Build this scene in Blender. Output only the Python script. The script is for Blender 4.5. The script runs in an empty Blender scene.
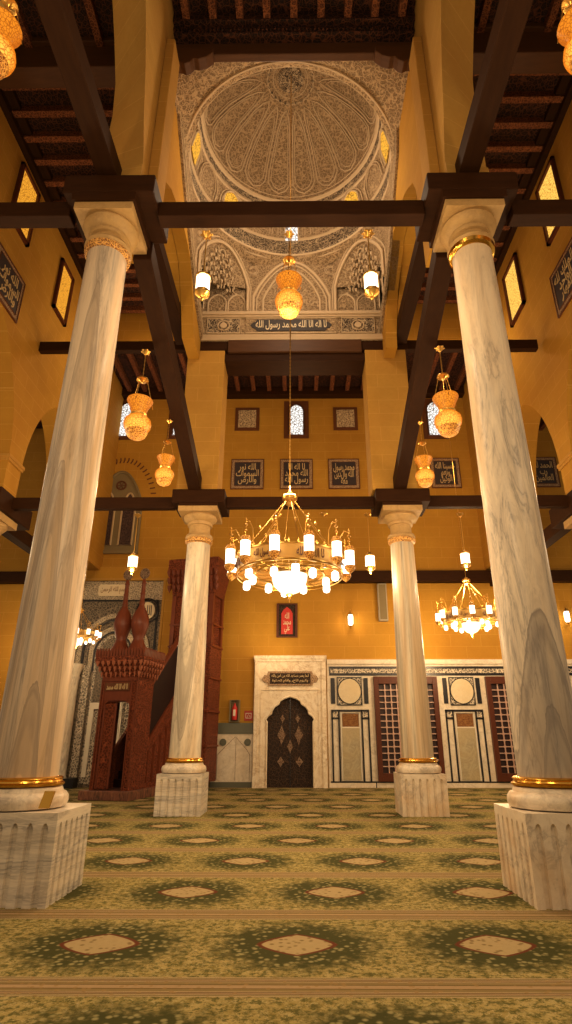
import bpy, bmesh, math, random
from math import sin, cos, pi, radians as R
from mathutils import Vector, Matrix
random.seed(7)
SC = bpy.context.scene
COL = SC.collection

# ---------------------------------------------------------------- materials
class NT:
    def __init__(s, name):
        s.m = bpy.data.materials.new(name); s.m.use_nodes = True
        s.t = s.m.node_tree; s.t.nodes.clear()
        s.out = s.t.nodes.new('ShaderNodeOutputMaterial')
    def n(s, typ, ins=None, **kw):
        x = s.t.nodes.new(typ)
        for k, v in kw.items(): setattr(x, k, v)
        for k, v in (ins or {}).items():
            if hasattr(v, 'is_linked') or isinstance(v, bpy.types.NodeSocket): s.t.links.new(v, x.inputs[k])
            else: x.inputs[k].default_value = v
        return x
    def math(s, op, a, b=None, c=None):
        ins = {0: a}
        if b is not None: ins[1] = b
        if c is not None: ins[2] = c
        return s.n('ShaderNodeMath', ins, operation=op).outputs[0]
    def coord(s, which='Object', scale=(1, 1, 1), rot=(0, 0, 0), loc=(0, 0, 0)):
        c = s.n('ShaderNodeTexCoord').outputs[which]
        return s.n('ShaderNodeMapping', {'Vector': c, 'Scale': scale, 'Rotation': rot, 'Location': loc}).outputs[0]
    def world(s, scale=(1, 1, 1)):
        c = s.n('ShaderNodeNewGeometry').outputs['Position']
        return s.n('ShaderNodeMapping', {'Vector': c, 'Scale': scale}).outputs[0]
    def ramp(s, fac, stops, interp='LINEAR'):
        r = s.n('ShaderNodeValToRGB', {'Fac': fac}); cr = r.color_ramp; cr.interpolation = interp
        while len(cr.elements) < len(stops): cr.elements.new(.5)
        for e, (p, c) in zip(cr.elements, stops): e.position = p; e.color = (*c, 1) if len(c) == 3 else c
        return r.outputs[0]
    def mix(s, fac, a, b, mode='MIX'):
        x = s.n('ShaderNodeMix', data_type='RGBA', blend_type=mode)
        for k, v in ((0, fac), (6, a), (7, b)):
            if isinstance(v, bpy.types.NodeSocket): s.t.links.new(v, x.inputs[k])
            else: x.inputs[k].default_value = v if k == 0 else ((*v, 1) if len(v) == 3 else v)
        return x.outputs[2]
    def noise(s, vec, scale=5, detail=4, rough=.6, dist=0):
        return s.n('ShaderNodeTexNoise', {'Vector': vec, 'Scale': scale, 'Detail': detail, 'Roughness': rough, 'Distortion': dist}).outputs[0]
    def vor(s, vec, scale, feature='F1', out='Distance'):
        return s.n('ShaderNodeTexVoronoi', {'Vector': vec, 'Scale': scale}, feature=feature).outputs[out]
    def done(s, color, rough=.6, metal=0., bump=None, bs=.3, bd=.02, emit=None, es=0., spec=.5, coat=0.):
        ins = {'Roughness': rough, 'Metallic': metal, 'Specular IOR Level': spec}
        b = s.n('ShaderNodeBsdfPrincipled', ins)
        def put(k, v):
            if isinstance(v, bpy.types.NodeSocket): s.t.links.new(v, b.inputs[k])
            else: b.inputs[k].default_value = (*v, 1) if len(v) == 3 else v
        put('Base Color', color)
        if coat: b.inputs['Coat Weight'].default_value = coat; b.inputs['Coat Roughness'].default_value = .15
        if bump is not None:
            bn = s.n('ShaderNodeBump', {'Height': bump, 'Strength': bs, 'Distance': bd})
            s.t.links.new(bn.outputs[0], b.inputs['Normal'])
        if emit is not None: put('Emission Color', emit); b.inputs['Emission Strength'].default_value = es
        s.t.links.new(b.outputs[0], s.out.inputs[0])
        return s.m

def sandstone(name, axis, c0=(.49, .258, .030), c1=(.67, .385, .064), bw=1.05):
    # axis: which horizontal axis runs along the wall
    s = NT(name)
    p = s.n('ShaderNodeNewGeometry').outputs['Position']
    sp = s.n('ShaderNodeSeparateXYZ', {0: p})
    u = sp.outputs[0] if axis == 'x' else sp.outputs[1]
    if axis == 'xy': u = s.math('ADD', sp.outputs[0], sp.outputs[1])
    v = s.n('ShaderNodeCombineXYZ', {0: u, 1: sp.outputs[2], 2: 0.}).outputs[0]
    br = s.n('ShaderNodeTexBrick', {'Vector': v, 'Color1': (.35, .35, .35, 1), 'Color2': (.75, .75, .75, 1), 'Mortar': (0, 0, 0, 1), 'Scale': 1., 'Mortar Size': .006, 'Mortar Smooth': .4, 'Bias': 0., 'Brick Width': bw, 'Row Height': .40})
    nz = s.noise(p, .9, 6, .65)
    fine = s.noise(p, 14, 4, .6)
    a = s.mix(nz, c0, c1)
    a = s.mix(s.math('MULTIPLY', br.outputs['Color'], .4), a, tuple(x * .72 for x in c0))
    a = s.mix(s.math('MULTIPLY', fine, .35), a, tuple(x * .55 for x in c0))
    a = s.mix(s.ramp(s.noise(p, .35, 3, .6), [(.35, (.55, .55, .55)), (.65, (0, 0, 0))]), a, (c0[0] * .72, c0[1] * .62, c0[2] * .6))
    a = s.mix(s.math('MULTIPLY', br.outputs['Fac'], .30), a, (.72, .46, .15))
    h = s.math('SUBTRACT', fine, br.outputs['Fac'])
    return s.done(a, .8, bump=h, bs=.25, bd=.01, spec=.25)

def marble(name, base=(.60, .50, .37), mid=(.40, .34, .27), dark=(.16, .135, .115), stretch=(2.2, 2.2, .28), sc=1.0, dist=1.6, rot=(0, 0, 0), warm=(.62, .42, .22), gloss=.42, lo=.46, feat=None):
    s = NT(name)
    v = s.coord('Object', stretch, rot)
    n1 = s.noise(v, 1.3 * sc, 6, .62, dist)
    vein = s.ramp(n1, [(lo - .09, base), (lo - .01, mid), (lo + .02, dark), (lo + .04, mid), (lo + .14, base)])
    n2 = s.noise(v, 3.4 * sc, 5, .7, dist * .6)
    v2 = s.ramp(n2, [(.40, mid), (.50, base), (.56, base), (.60, mid), (.68, base)])
    n3 = s.noise(v, .8 * sc, 3, .5, .4)
    a = s.mix(.45, vein, v2)
    a = s.mix(s.ramp(n3, [(.42, (0, 0, 0)), (.62, (.55, .55, .55))]), a, warm)
    if feat:
        sp = s.n('ShaderNodeSeparateXYZ', {0: s.coord()})
        nn = s.math('MULTIPLY', s.math('SUBTRACT', s.noise(s.coord(scale=(3, 3, 1.2)), 1.6, 4, .6), .5), feat[5])
        for (x0, z0, k, sg, d_, ex) in feat[0]:
            dx = s.math('SUBTRACT', sp.outputs[0], x0)
            f = s.math('MULTIPLY', s.math('SUBTRACT', s.math('SUBTRACT', z0, s.math('MULTIPLY', s.math('MULTIPLY', dx, dx), k)), sp.outputs[2]), sg)
            f = s.math('ADD', f, nn)
            fac = s.ramp(s.math('DIVIDE', f, d_), [(0, (0, 0, 0)), (.015, (.85, .85, .85)), (.05, (.45, .45, .45)), (.12, (.7, .7, .7)), (.2, (.35, .35, .35)), (.45, (.55, .55, .55)), (.6, (.3, .3, .3)), (.97, (.35, .35, .35)), (1, (0, 0, 0))])
            front = s.math('LESS_THAN', sp.outputs[1], 0.1)
            a = s.mix(s.math('MULTIPLY', fac, front), a, feat[1])
    return s.done(a, gloss, spec=.35, coat=.04)

def wood(name, c0, c1, grain=(1, 8, 8), rough=.5, spec=.3):
    s = NT(name)
    v = s.coord('Object', grain)
    n = s.noise(v, 2.2, 5, .6, .3)
    return s.done(s.mix(n, c0, c1), rough, bump=n, bs=.15, bd=.01, spec=spec)

def carved(name, lo, hi, scale=9., w=.06, bs=.8, bd=.03, rough=.7, coord='Object', dist=0.0, spec=.3):
    # arabesque relief: raised strapwork between recessed cells
    s = NT(name)
    v = s.coord(coord)
    if dist:
        nz = s.n('ShaderNodeTexNoise', {'Vector': v, 'Scale': scale * .6, 'Detail': 2})
        v = s.mix(dist, v, nz.outputs['Color'], 'ADD')
    e = s.vor(v, scale, 'DISTANCE_TO_EDGE')
    e2 = s.vor(v, scale * 2.1, 'DISTANCE_TO_EDGE')
    f = s.math('SMOOTH_MIN', e, s.math('MULTIPLY', e2, 1.6), .05)
    c = s.ramp(f, [(w * .5, hi), (w * 1.6, lo)])
    h = s.math('SUBTRACT', 1., s.ramp(f, [(0, (0, 0, 0)), (w * 2, (1, 1, 1))]))
    return s.done(c, rough, bump=h, bs=bs, bd=bd, spec=spec)

def plain(name, c, rough=.5, metal=0., emit=None, es=0., spec=.5, nz=.15):
    s = NT(name)
    n = s.noise(s.coord(), 6, 3)
    a = s.mix(s.math('MULTIPLY', n, nz * 2), c, tuple(x * .55 for x in c))
    return s.done(a, rough, metal, emit=emit, es=es, spec=spec)

def glow(name, c, es, lattice=None, dark=(.25, .1, .02), w=.05):
    s = NT(name)
    if lattice:
        e = s.vor(s.coord(), lattice, 'DISTANCE_TO_EDGE')
        col = s.ramp(e, [(w * .6, dark), (w * 1.5, c)])
        return s.done((.06, .035, .015), .5, emit=col, es=es, spec=.1)
    return s.done((.10, .09, .07), .5, emit=c, es=es, spec=.1)

M = {}
M['stoneX'] = sandstone('sandstone_x', 'x')
M['stoneY'] = sandstone('sandstone_y', 'y')
M['stoneP'] = sandstone('sandstone_pier', 'xy', (.51, .285, .052), (.67, .40, .098))
M['stoneband'] = sandstone('sandstone_band', 'x', (.52, .30, .06), (.74, .50, .16), 4.)
M['marbleNL'] = marble('marble_near_left', (.66, .55, .42), (.42, .36, .30), (.20, .17, .15), (3.2, 3.2, .22), 1.0, 1.0, lo=.44, feat=([(-.02, 4.6, 60, 1, 1.0, 0), (.05, 7.4, 90, 1, 1.8, 0), (.10, 2.0, 55, 1, .9, 0)], (.30, .24, .19), 0, 0, 0, .5))
M['marbleNR'] = marble('marble_near_right', (.72, .63, .50), (.50, .44, .37), (.17, .16, .16), (2.4, 2.4, .34), 1.0, 1.7, lo=.42, warm=(.68, .50, .30), feat=([(-.02, 2.75, 15, 1, 2.4, 0), (-.03, 1.75, 26, 1, 1.1, 0)], (.24, .21, .19), 0, 0, 0, .5))
M['marbleFL'] = marble('marble_far_left', (.74, .66, .52), (.52, .46, .37), (.26, .22, .18), (2.0, 2.0, .35), 1.0, 1.4, rot=(0, .25, 0), lo=.42, feat=([(-.06, 1.35, -40, -1, 1.6, 0), (-.05, 1.6, -60, -1, 1.2, 0)], (.34, .29, .23), 0, 0, 0, .3))
M['marbleFR'] = marble('marble_far_right', (.62, .54, .40), (.34, .29, .23), (.22, .19, .16), (4.2, 4.2, .12), 1.0, .5, lo=.47)
M['marblebase'] = marble('marble_base', (.76, .67, .54), (.50, .43, .35), (.27, .23, .2), (1.6, 1.6, 1.6), 1.1, 1.2, lo=.41)
M['marblebase2'] = marble('marble_plinth_banded', (.74, .67, .56), (.48, .44, .39), (.15, .14, .14), (.5, .5, 5.0), 1., 1.0, lo=.52, warm=(.70, .60, .46))
M['marblebase3'] = marble('marble_plinth_pale', (.76, .67, .54), (.62, .53, .42), (.34, .29, .24), (1.6, 1.6, 1.6), 1.1, 1.2, lo=.40)
M['capital'] = marble('capital_stone', (.48, .32, .14), (.40, .26, .11), (.30, .19, .08), (1.5, 1.5, 1.5), 1., .6, warm=(.52, .34, .13), gloss=.55)
M['whitemarble'] = marble('white_marble', (.80, .71, .57), (.62, .50, .34), (.34, .17, .06), (1., 1., 1.), 1.5, 2.2, lo=.43, warm=(.78, .66, .48))
M['dadomarble'] = marble('dado_marble', (.74, .66, .54), (.62, .54, .42), (.46, .39, .3), (1., 1., 1.), 1.5, .8, warm=(.72, .6, .44))
M['greymarble'] = marble('grey_green_marble', (.44, .38, .25), (.35, .30, .20), (.24, .2, .13), (1., 1., 1.), 1.8, 2.2, warm=(.46, .36, .2))
M['discmarble'] = marble('disc_marble', (.66, .56, .38), (.58, .48, .32), (.7, .65, .55), (1., 1., 1.), 2.2, 2., warm=(.62, .5, .3))
M['porphyry'] = carved('porphyry_mosaic', (.10, .03, .01), (.30, .15, .05), 22, .08, .1)
M['greenband'] = plain('green_grey_marble', (.13, .13, .09), .4)
M['black'] = plain('black_marble', (.015, .013, .015), .3)
M['beam'] = wood('dark_beam_wood', (.022, .0075, .0022), (.056, .021, .006), (1, 6, 6), .6, .12)
M['beamY'] = wood('dark_beam_wood_long', (.020, .007, .0022), (.050, .019, .0055), (6, 1, 6), .6, .12)
M['beambrown'] = wood('brown_cornice_wood', (.06, .024, .009), (.12, .05, .017), (1, 6, 6), .5)  # browner timber for girders, corbels, cornice beams and window frames
M['ceil'] = carved('coffer_boards', (.012, .004, .002), (.11, .036, .014), 9, .05, .5, .02)
M['rib'] = carved('carved_ceiling_rib', (.08, .024, .009), (.28, .10, .035), 13, .07, .5, .02)
M['redwood'] = carved('carved_mahogany', (.07, .016, .006), (.36, .095, .038), 15, .10, .9, .03, .5)
M['redwood2'] = wood('mahogany', (.11, .026, .010), (.23, .060, .024), (6, 6, 1), .4)
M['redtip'] = wood('pale_mahogany_tips', (.30, .10, .05), (.42, .16, .09), (6, 6, 1), .4)
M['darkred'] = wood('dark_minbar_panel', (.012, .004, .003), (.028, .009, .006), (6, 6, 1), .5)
M['pinkstone'] = marble('minbar_plinth_stone', (.32, .14, .08), (.05, .03, .03), (.02, .015, .015), (6, 6, 1.5), 1., .8, warm=(.2, .08, .05))
M['doorwood'] = carved('door_carved_dark', (.020, .010, .006), (.075, .038, .018), 9, .05, .5, .02, .45)
M['doorinlay'] = carved('door_inlay', (.07, .035, .02), (.30, .20, .13), 16, .09, .3)
M['windowwood'] = wood('red_brown_window_frame', (.07, .019, .008), (.13, .036, .014), (6, 6, 1), .4)
M['lattice'] = plain('lattice_bars', (.52, .34, .27), .4)
M['winback'] = plain('dark_recess', (.03, .008, .006), .5)
M['plaster'] = carved('carved_dome_plaster', (.22, .15, .082), (.47, .34, .20), 9.5, .085, .7, .02, .8, dist=.2)
M['plasterfine'] = carved('fine_carved_plaster', (.23, .155, .085), (.50, .37, .225), 11, .08, .7, .02, .8, dist=.2)
M['plasterdark'] = carved('dark_calligraphy_band', (.07, .048, .032), (.55, .43, .28), 8, .055, .6, .02, .8, dist=.5)
M['mould'] = plain('cream_moulding', (.54, .41, .26), .7, nz=.1)
M['cream'] = plain('cream_plaster', (.52, .39, .23), .8, nz=.1)
M['inkband'] = plain('dark_inscription_ground', (.045, .036, .035), .6)
M['ink'] = plain('navy_panel_ground', (.050, .036, .040), .5)
M['lettergold'] = plain('pale_gold_lettering', (.62, .46, .24), .5, nz=.05)
M['lettercream'] = plain('cream_lettering', (.74, .62, .42), .5, nz=.05)
M['panelborder'] = carved('panel_border', (.14, .085, .06), (.50, .34, .20), 20, .09, .2)
M['panelwood'] = wood('brown_panel_frame', (.10, .035, .014), (.17, .065, .025), (2, 2, 2), .5)
M['starpanel'] = carved('pale_star_panel', (.12, .07, .045), (.62, .48, .30), 12, .10, .3)
M['mosaic'] = carved('mihrab_mosaic', (.055, .044, .034), (.27, .21, .14), 11, .07, .2, .01, .4)
M['mosaic2'] = carved('mihrab_mosaic_light', (.14, .11, .085), (.56, .46, .32), 15, .09, .2, .01, .4)
M['mosaicbw'] = carved('black_white_strip', (.02, .018, .018), (.70, .60, .46), 12, .07, .1, .01, .35)
M['gold'] = plain('polished_gilt', (.85, .50, .10), .22, 1., nz=.1)
M['brass'] = plain('brass', (.80, .48, .13), .3, 1., emit=(1, .55, .12), es=.03, nz=.2)  # faint glow put into the metal itself
M['goldrelief'] = carved('gilt_relief', (.18, .05, .02), (.85, .50, .15), 22, .08, .5, .01, .35)
def lampglass(name, core, edge, es):
    s = NT(name)
    lw = s.n('ShaderNodeLayerWeight', {'Blend': .35}).outputs['Facing']
    e = s.vor(s.coord(), 26, 'DISTANCE_TO_EDGE')
    c = s.mix(s.ramp(lw, [(.05, (0, 0, 0)), (.6, (1, 1, 1))]), core, edge)
    c = s.mix(s.ramp(e, [(.03, (.8, .8, .8)), (.12, (0, 0, 0))]), c, (.40, .09, .004))
    return s.done((.06, .03, .01), .4, emit=c, es=es, spec=.2)
M['lampamber'] = lampglass('lamp_glass_amber', (1., .34, .022), (.62, .16, .01), .80)
M['lampcore'] = lampglass('lamp_globe_bright', (1.25, .62, .09), (.80, .22, .010), .95)
M['lampfoot'] = carved('lamp_foot_openwork', (.25, .07, .01), (.9, .5, .12), 24, .08, .4, .01, .4)
M['glass'] = glow('lamp_white_glass', (1., .90, .70), 3.)
M['bowl'] = glow('lamp_bowl', (1., .88, .62), 1.35)
M['bandgold'] = plain('gilded_chandelier_band', (.34, .17, .03), .5, .3, emit=(1, .5, .1), es=.16, nz=.1)  # warm glow put into the gilding, apart from the lamp glass
M['winwhite'] = glow('window_white_lattice', (.95, .93, .88), 1.0, 10, (.12, .09, .07), .07)
M['winamber'] = glow('window_amber_glass', (1., .46, .045), .75, 15, (.36, .11, .008), .06)
M['winbright'] = glow('window_bright_glass', (1., .62, .13), .95, 14, (.48, .18, .015), .06)
M['wingold'] = glow('dome_window_glass', (1., .52, .06), .85, 14, (.30, .12, .012), .06)
M['windark'] = carved('dark_lancet_glass', (.02, .012, .012), (.13, .075, .06), 14, .06, .2)
M['greystone'] = plain('grey_window_stone', (.23, .175, .085), .7)
M['speaker'] = plain('grey_speaker', (.42, .36, .27), .6)
M['red'] = plain('red_paint', (.55, .03, .02), .4)
M['redtile'] = plain('red_print', (.45, .045, .03), .5)
M['white'] = plain('white_card', (.75, .68, .55), .5)

def carpet_mat():
    s = NT('prayer_carpet')
    uv = s.n('ShaderNodeTexCoord').outputs['UV']
    sp = s.n('ShaderNodeSeparateXYZ', {0: uv})
    P = s.n('ShaderNodeNewGeometry').outputs['Position']
    fu = s.math('SUBTRACT', s.math('FRACT', sp.outputs[0]), .5)
    fv = s.math('SUBTRACT', s.math('FRACT', sp.outputs[1]), .5)
    nz = s.noise(P, 9, 3, .6); nf = s.noise(P, 19, 4, .8)
    au = s.math('ABSOLUTE', fu); av = s.math('ABSOLUTE', fv)
    # central lozenge
    dl = s.math('ADD', s.math('POWER', s.math('DIVIDE', au, .18), 1.15), s.math('POWER', s.math('DIVIDE', av, .14), 1.5))
    dl = s.math('ADD', dl, s.math('MULTIPLY', s.math('SUBTRACT', nz, .5), .07))
    # dark green cloud around it
    de = s.math('SQRT', s.math('ADD', s.math('POWER', s.math('DIVIDE', au, .50), 2.), s.math('POWER', s.math('DIVIDE', av, .40), 2.)))
    de = s.math('ADD', de, s.math('MULTIPLY', s.math('SUBTRACT', nz, .5), .8))
    leaf = s.vor(P, 13, 'DISTANCE_TO_EDGE'); leaf2 = s.vor(P, 17, 'F1')
    nv = s.noise(P, 5.5, 4, .7, 2.5)
    base = s.mix(s.ramp(nz, [(.35, (0, 0, 0)), (.65, (1, 1, 1))]), (.26, .205, .062), (.44, .345, .14))
    base = s.mix(s.ramp(nv, [(.45, (0, 0, 0)), (.47, (.9, .9, .9)), (.49, (0, 0, 0))]), base, (.54, .46, .26))
    base = s.mix(s.ramp(leaf, [(.02, (.5, .5, .5)), (.07, (0, 0, 0))]), base, (.45, .38, .17))
    base = s.mix(s.ramp(nf, [(.48, (0, 0, 0)), (.58, (.85, .85, .85))]), base, (.085, .088, .022))
    green = s.mix(s.ramp(leaf2, [(.20, (1, 1, 1)), (.42, (0, 0, 0))]), (.060, .063, .021), (.32, .29, .14))
    g = s.mix(s.ramp(de, [(.62, (1, 1, 1)), (.98, (0, 0, 0))]), base, green)
    cream = s.mix(s.ramp(leaf2, [(.15, (0, 0, 0)), (.40, (1, 1, 1))]), (.24, .17, .08), (.45, .35, .19))
    dl = s.math('MULTIPLY', dl, .5)
    g = s.mix(s.ramp(dl, [(.56, (1, 1, 1)), (.60, (0, 0, 0))]), g, (.15, .035, .018))
    g = s.mix(s.ramp(dl, [(.48, (1, 1, 1)), (.51, (0, 0, 0))]), g, cream)
    # row border stripes
    st = s.ramp(av, [(0, (0, 0, 0)), (.403, (1, 1, 1)), (.409, (.35, .35, .35)), (.419, (.95, .95, .95)), (.425, (.1, .1, .1)), (.431, (.6, .6, .6)), (.440, (.1, .1, .1)), (.447, (.9, .9, .9)), (.453, (.40, .40, .40)), (.475, (.15, .15, .15)), (.482, (.6, .6, .6)), (.5, (.4, .4, .4))], 'CONSTANT')
    bc = s.ramp(st, [(0, (.13, .055, .022)), (.3, (.19, .16, .05)), (.5, (.36, .24, .13)), (1, (.66, .52, .34))])
    bc = s.mix(s.ramp(leaf2, [(.2, (.7, .7, .7)), (.3, (0, 0, 0))]), bc, (.34, .22, .09))
    msk = s.ramp(av, [(.403, (0, 0, 0)), (.406, (1, 1, 1))])
    g = s.mix(msk, g, bc)
    g = s.mix(s.math('MULTIPLY', nf, .35), g, (.10, .08, .02))
    return s.done(g, .95, bump=nf, bs=.5, bd=.01, spec=.1)
M['carpet'] = carpet_mat()

# ---------------------------------------------------------------- mesh tools
class MB:
    def __init__(s): s.v = []; s.f = []; s.uv = None
    def add(s, vs, fs):
        o = len(s.v); s.v += [tuple(v) for v in vs]; s.f += [tuple(i + o for i in f) for f in fs]; return s
    def box(s, x0, x1, y0, y1, z0, z1):
        return s.add([(x0, y0, z0), (x1, y0, z0), (x1, y1, z0), (x0, y1, z0), (x0, y0, z1), (x1, y0, z1), (x1, y1, z1), (x0, y1, z1)],
                     [(0, 3, 2, 1), (4, 5, 6, 7), (0, 1, 5, 4), (1, 2, 6, 5), (2, 3, 7, 6), (3, 0, 4, 7)])
    def loft(s, rings, caps=True, closed=True):
        n = len(rings[0]); vs = [p for r in rings for p in r]; fs = []
        for k in range(len(rings) - 1):
            for i in range(n if closed else n - 1):
                j = (i + 1) % n
                fs.append((k * n + i, k * n + j, (k + 1) * n + j, (k + 1) * n + i))
        if caps: fs += [tuple(range(n - 1, -1, -1)), tuple(range((len(rings) - 1) * n, len(rings) * n))]
        return s.add(vs, fs)
    def lathe(s, prof, c=(0, 0, 0), seg=32, caps=True):
        return s.loft([[(c[0] + r * cos(2 * pi * i / seg), c[1] + r * sin(2 * pi * i / seg), c[2] + z) for i in range(seg)] for r, z in prof], caps)
    def tube(s, pts, r, seg=6, closed=False):
        pts = [Vector(p) for p in pts]; n = len(pts); rings = []
        up = None
        for i, p in enumerate(pts):
            a = pts[(i - 1) % n] if (closed or i > 0) else p
            b = pts[(i + 1) % n] if (closed or i < n - 1) else p
            t = (b - a); t = t.normalized() if t.length > 1e-9 else Vector((0, 0, 1))
            if up is None: up = Vector((0, 0, 1)) if abs(t.z) < .9 else Vector((1, 0, 0))
            sx = t.cross(up)
            if sx.length < 1e-4: up = Vector((1, .1, 0)); sx = t.cross(up)
            sx.normalize(); sy = sx.cross(t).normalized()
            if not closed: up = sy
            rr = r[i] if isinstance(r, (list, tuple)) else r
            rings.append([tuple(p + sx * rr * cos(2 * pi * k / seg) + sy * rr * sin(2 * pi * k / seg)) for k in range(seg)])
        if closed: rings.append(rings[0]); return s.loft(rings, False)
        return s.loft(rings, True)
    def prism(s, poly, ax, a, b):
        # poly: 2-D outline; ax: extrusion axis; other axes in order
        def mk(p, w): return {'x': (w, p[0], p[1]), 'y': (p[0], w, p[1]), 'z': (p[0], p[1], w)}[ax]
        n = len(poly); bm = bmesh.new()
        A = [bm.verts.new(mk(p, a)) for p in poly]; B = [bm.verts.new(mk(p, b)) for p in poly]
        f1 = bm.faces.new(A); f2 = bm.faces.new(B[::-1])
        for i in range(n): bm.faces.new((A[i], B[i], B[(i + 1) % n], A[(i + 1) % n]))
        bm.normal_update(); bmesh.ops.triangulate(bm, faces=[f1, f2], ngon_method='EAR_CLIP')
        bm.normal_update(); bm.verts.index_update()
        s.add([v.co[:] for v in bm.verts], [[v.index for v in f.verts] for f in bm.faces]); bm.free(); return s
    def band(s, pts, ax, w, a, b, closed=False):
        # flat strip of width w following the 2-D outline, extruded a..b along ax
        n = len(pts); L = []; Rr = []
        for i, p in enumerate(pts):
            q0 = pts[(i - 1) % n] if (closed or i > 0) else p
            q1 = pts[(i + 1) % n] if (closed or i < n - 1) else p
            d = Vector((q1[0] - q0[0], q1[1] - q0[1]));  d = d.normalized() if d.length > 1e-9 else Vector((1, 0))
            nx, ny = -d.y * w / 2, d.x * w / 2
            L.append((p[0] + nx, p[1] + ny)); Rr.append((p[0] - nx, p[1] - ny))
        def mk(p, w_): return {'x': (w_, p[0], p[1]), 'y': (p[0], w_, p[1]), 'z': (p[0], p[1], w_)}[ax]
        rings = [[mk(L[i], a), mk(L[i], b), mk(Rr[i], b), mk(Rr[i], a)] for i in range(n)]
        if closed: rings.append(rings[0])
        return s.loft(rings, not closed)
    def build(s, name, mat, parent=None, smooth=False, bevel=0, struct=False):
        me = bpy.data.meshes.new(name); me.from_pydata(s.v, [], s.f); me.validate()
        bm = bmesh.new(); bm.from_mesh(me); bmesh.ops.recalc_face_normals(bm, faces=bm.faces); bm.to_mesh(me); bm.free()
        me.materials.append(M[mat] if isinstance(mat, str) else mat)
        o = bpy.data.objects.new(name, me); COL.objects.link(o)
        if parent: o.parent = parent
        if smooth:
            for p in me.polygons: p.use_smooth = True
            try: me.set_sharp_from_angle(angle=R(40))
            except Exception: pass
        if bevel:
            b = o.modifiers.new('bevel', 'BEVEL'); b.width = bevel; b.segments = 2; b.limit_method = 'ANGLE'
        if struct: o['kind'] = 'structure'
        return o

def tag(o, label, cat, group=None):
    o['label'] = label; o['category'] = cat
    if group: o['group'] = group
    return o
def thing(name, label, cat, loc=(0, 0, 0), rz=0, group=None, struct=False):
    o = bpy.data.objects.new(name, None); COL.objects.link(o); o.location = loc; o.rotation_euler = (0, 0, rz)
    o.empty_display_size = .1
    if struct: o['kind'] = 'structure'
    else: tag(o, label, cat, group)
    return o
def dup(root, loc, label, rz=None, scale=None, group=None):
    r = root.copy(); COL.objects.link(r); r.location = loc; r['label'] = label
    if rz is not None: r.rotation_euler = (0, 0, rz)
    if scale: r.scale = (scale,) * 3
    if group: r['group'] = group
    for ch in list(root.children):
        c = ch.copy(); COL.objects.link(c); c.parent = r
        for g in list(ch.children):
            d = g.copy(); COL.objects.link(d); d.parent = c
    return r

def arch(x0, x1, z0, zs, za, n=10, k=.75):
    # pointed-arch outline from (x0,z0) up, over and down to (x1,z0)
    c = (x0 + x1) / 2; h = (x1 - x0) / 2; pts = [(x0, z0)]
    for i in range(n + 1):
        t = i / n; pts.append((x0 + h * (1 - (1 - t) ** 1 if False else t ** 1.0) , zs + (za - zs) * (1 - (1 - t) ** 2) ** .5 if k < 0 else zs + (za - zs) * sin(t * pi / 2) ** k))
    for i in range(n - 1, -1, -1):
        t = i / n; pts.append((x1 - h * t, zs + (za - zs) * sin(t * pi / 2) ** k))
    pts.append((x1, z0)); return pts
def round_arch(x0, x1, z0, zs, n=12, point=0.0):
    c = (x0 + x1) / 2; h = (x1 - x0) / 2; pts = [(x0, z0)]
    for i in range(n + 1):
        a = pi - pi * i / n
        pts.append((c + h * cos(a), zs + h * sin(a) + point * h * max(0, sin(a)) ** 6))
    pts.append((x1, z0)); return pts

# ---------------------------------------------------------------- arabic lettering
FORMS = {'ا': 0xFE8D, 'ب': 0xFE8F, 'ت': 0xFE95, 'ج': 0xFE9D, 'ح': 0xFEA1, 'د': 0xFEA9, 'ر': 0xFEAD, 'س': 0xFEB1, 'ش': 0xFEB5, 'ص': 0xFEB9, 'ع': 0xFEC9,
         'ف': 0xFED1, 'ق': 0xFED5, 'ك': 0xFED9, 'ل': 0xFEDD, 'م': 0xFEE1, 'ن': 0xFEE5, 'ه': 0xFEE9, 'و': 0xFEED, 'ي': 0xFEF1, 'ة': 0xFE93}
NOJOIN = 'ادروة'
def shape(t):
    o = ''
    for i, ch in enumerate(t):
        if ch not in FORMS: o += ch; continue
        pj = i > 0 and t[i - 1] in FORMS and t[i - 1] not in NOJOIN
        nj = i < len(t) - 1 and t[i + 1] in FORMS and ch not in NOJOIN
        b = FORMS[ch]
        if ch in NOJOIN: o += chr(b + (1 if pj else 0))
        else: o += chr(b + (3 if pj and nj else 2 if nj else 1 if pj else 0))
    return o[::-1]
def letters(lines, w, h, mat, parent, loc, rz=0, rx=pi / 2, name='lettering', ext=.008, fit=True):
    cu = bpy.data.curves.new('txt', 'FONT'); cu.body = '\n'.join(shape(l) for l in lines)
    cu.align_x = 'CENTER'; cu.align_y = 'CENTER'; cu.extrude = ext; cu.space_line = .72; cu.offset = .012; cu.resolution_u = 3
    t = bpy.data.objects.new('txt', cu); COL.objects.link(t)
    dg = bpy.context.evaluated_depsgraph_get(); dg.update()
    me = bpy.data.meshes.new_from_object(t.evaluated_get(dg))
    bpy.data.objects.remove(t); bpy.data.curves.remove(cu)
    if len(me.vertices) == 0: return None
    xs = [v.co.x for v in me.vertices]; ys = [v.co.y for v in me.vertices]
    cx, cy = (min(xs) + max(xs)) / 2, (min(ys) + max(ys)) / 2
    sx, sy = w / (max(xs) - min(xs)), h / (max(ys) - min(ys))
    T = Matrix.Translation(loc) @ Matrix.Rotation(rz, 4, 'Z') @ Matrix.Rotation(rx, 4, 'X')
    for v in me.vertices: v.co = T @ Vector(((v.co.x - cx) * sx, (v.co.y - cy) * sy, v.co.z))
    me.materials.clear(); me.materials.append(M[mat])
    for p in me.polygons: p.material_index = 0
    me.name = name
    o = bpy.data.objects.new(name, me); COL.objects.link(o); o.parent = parent
    return o

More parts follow.
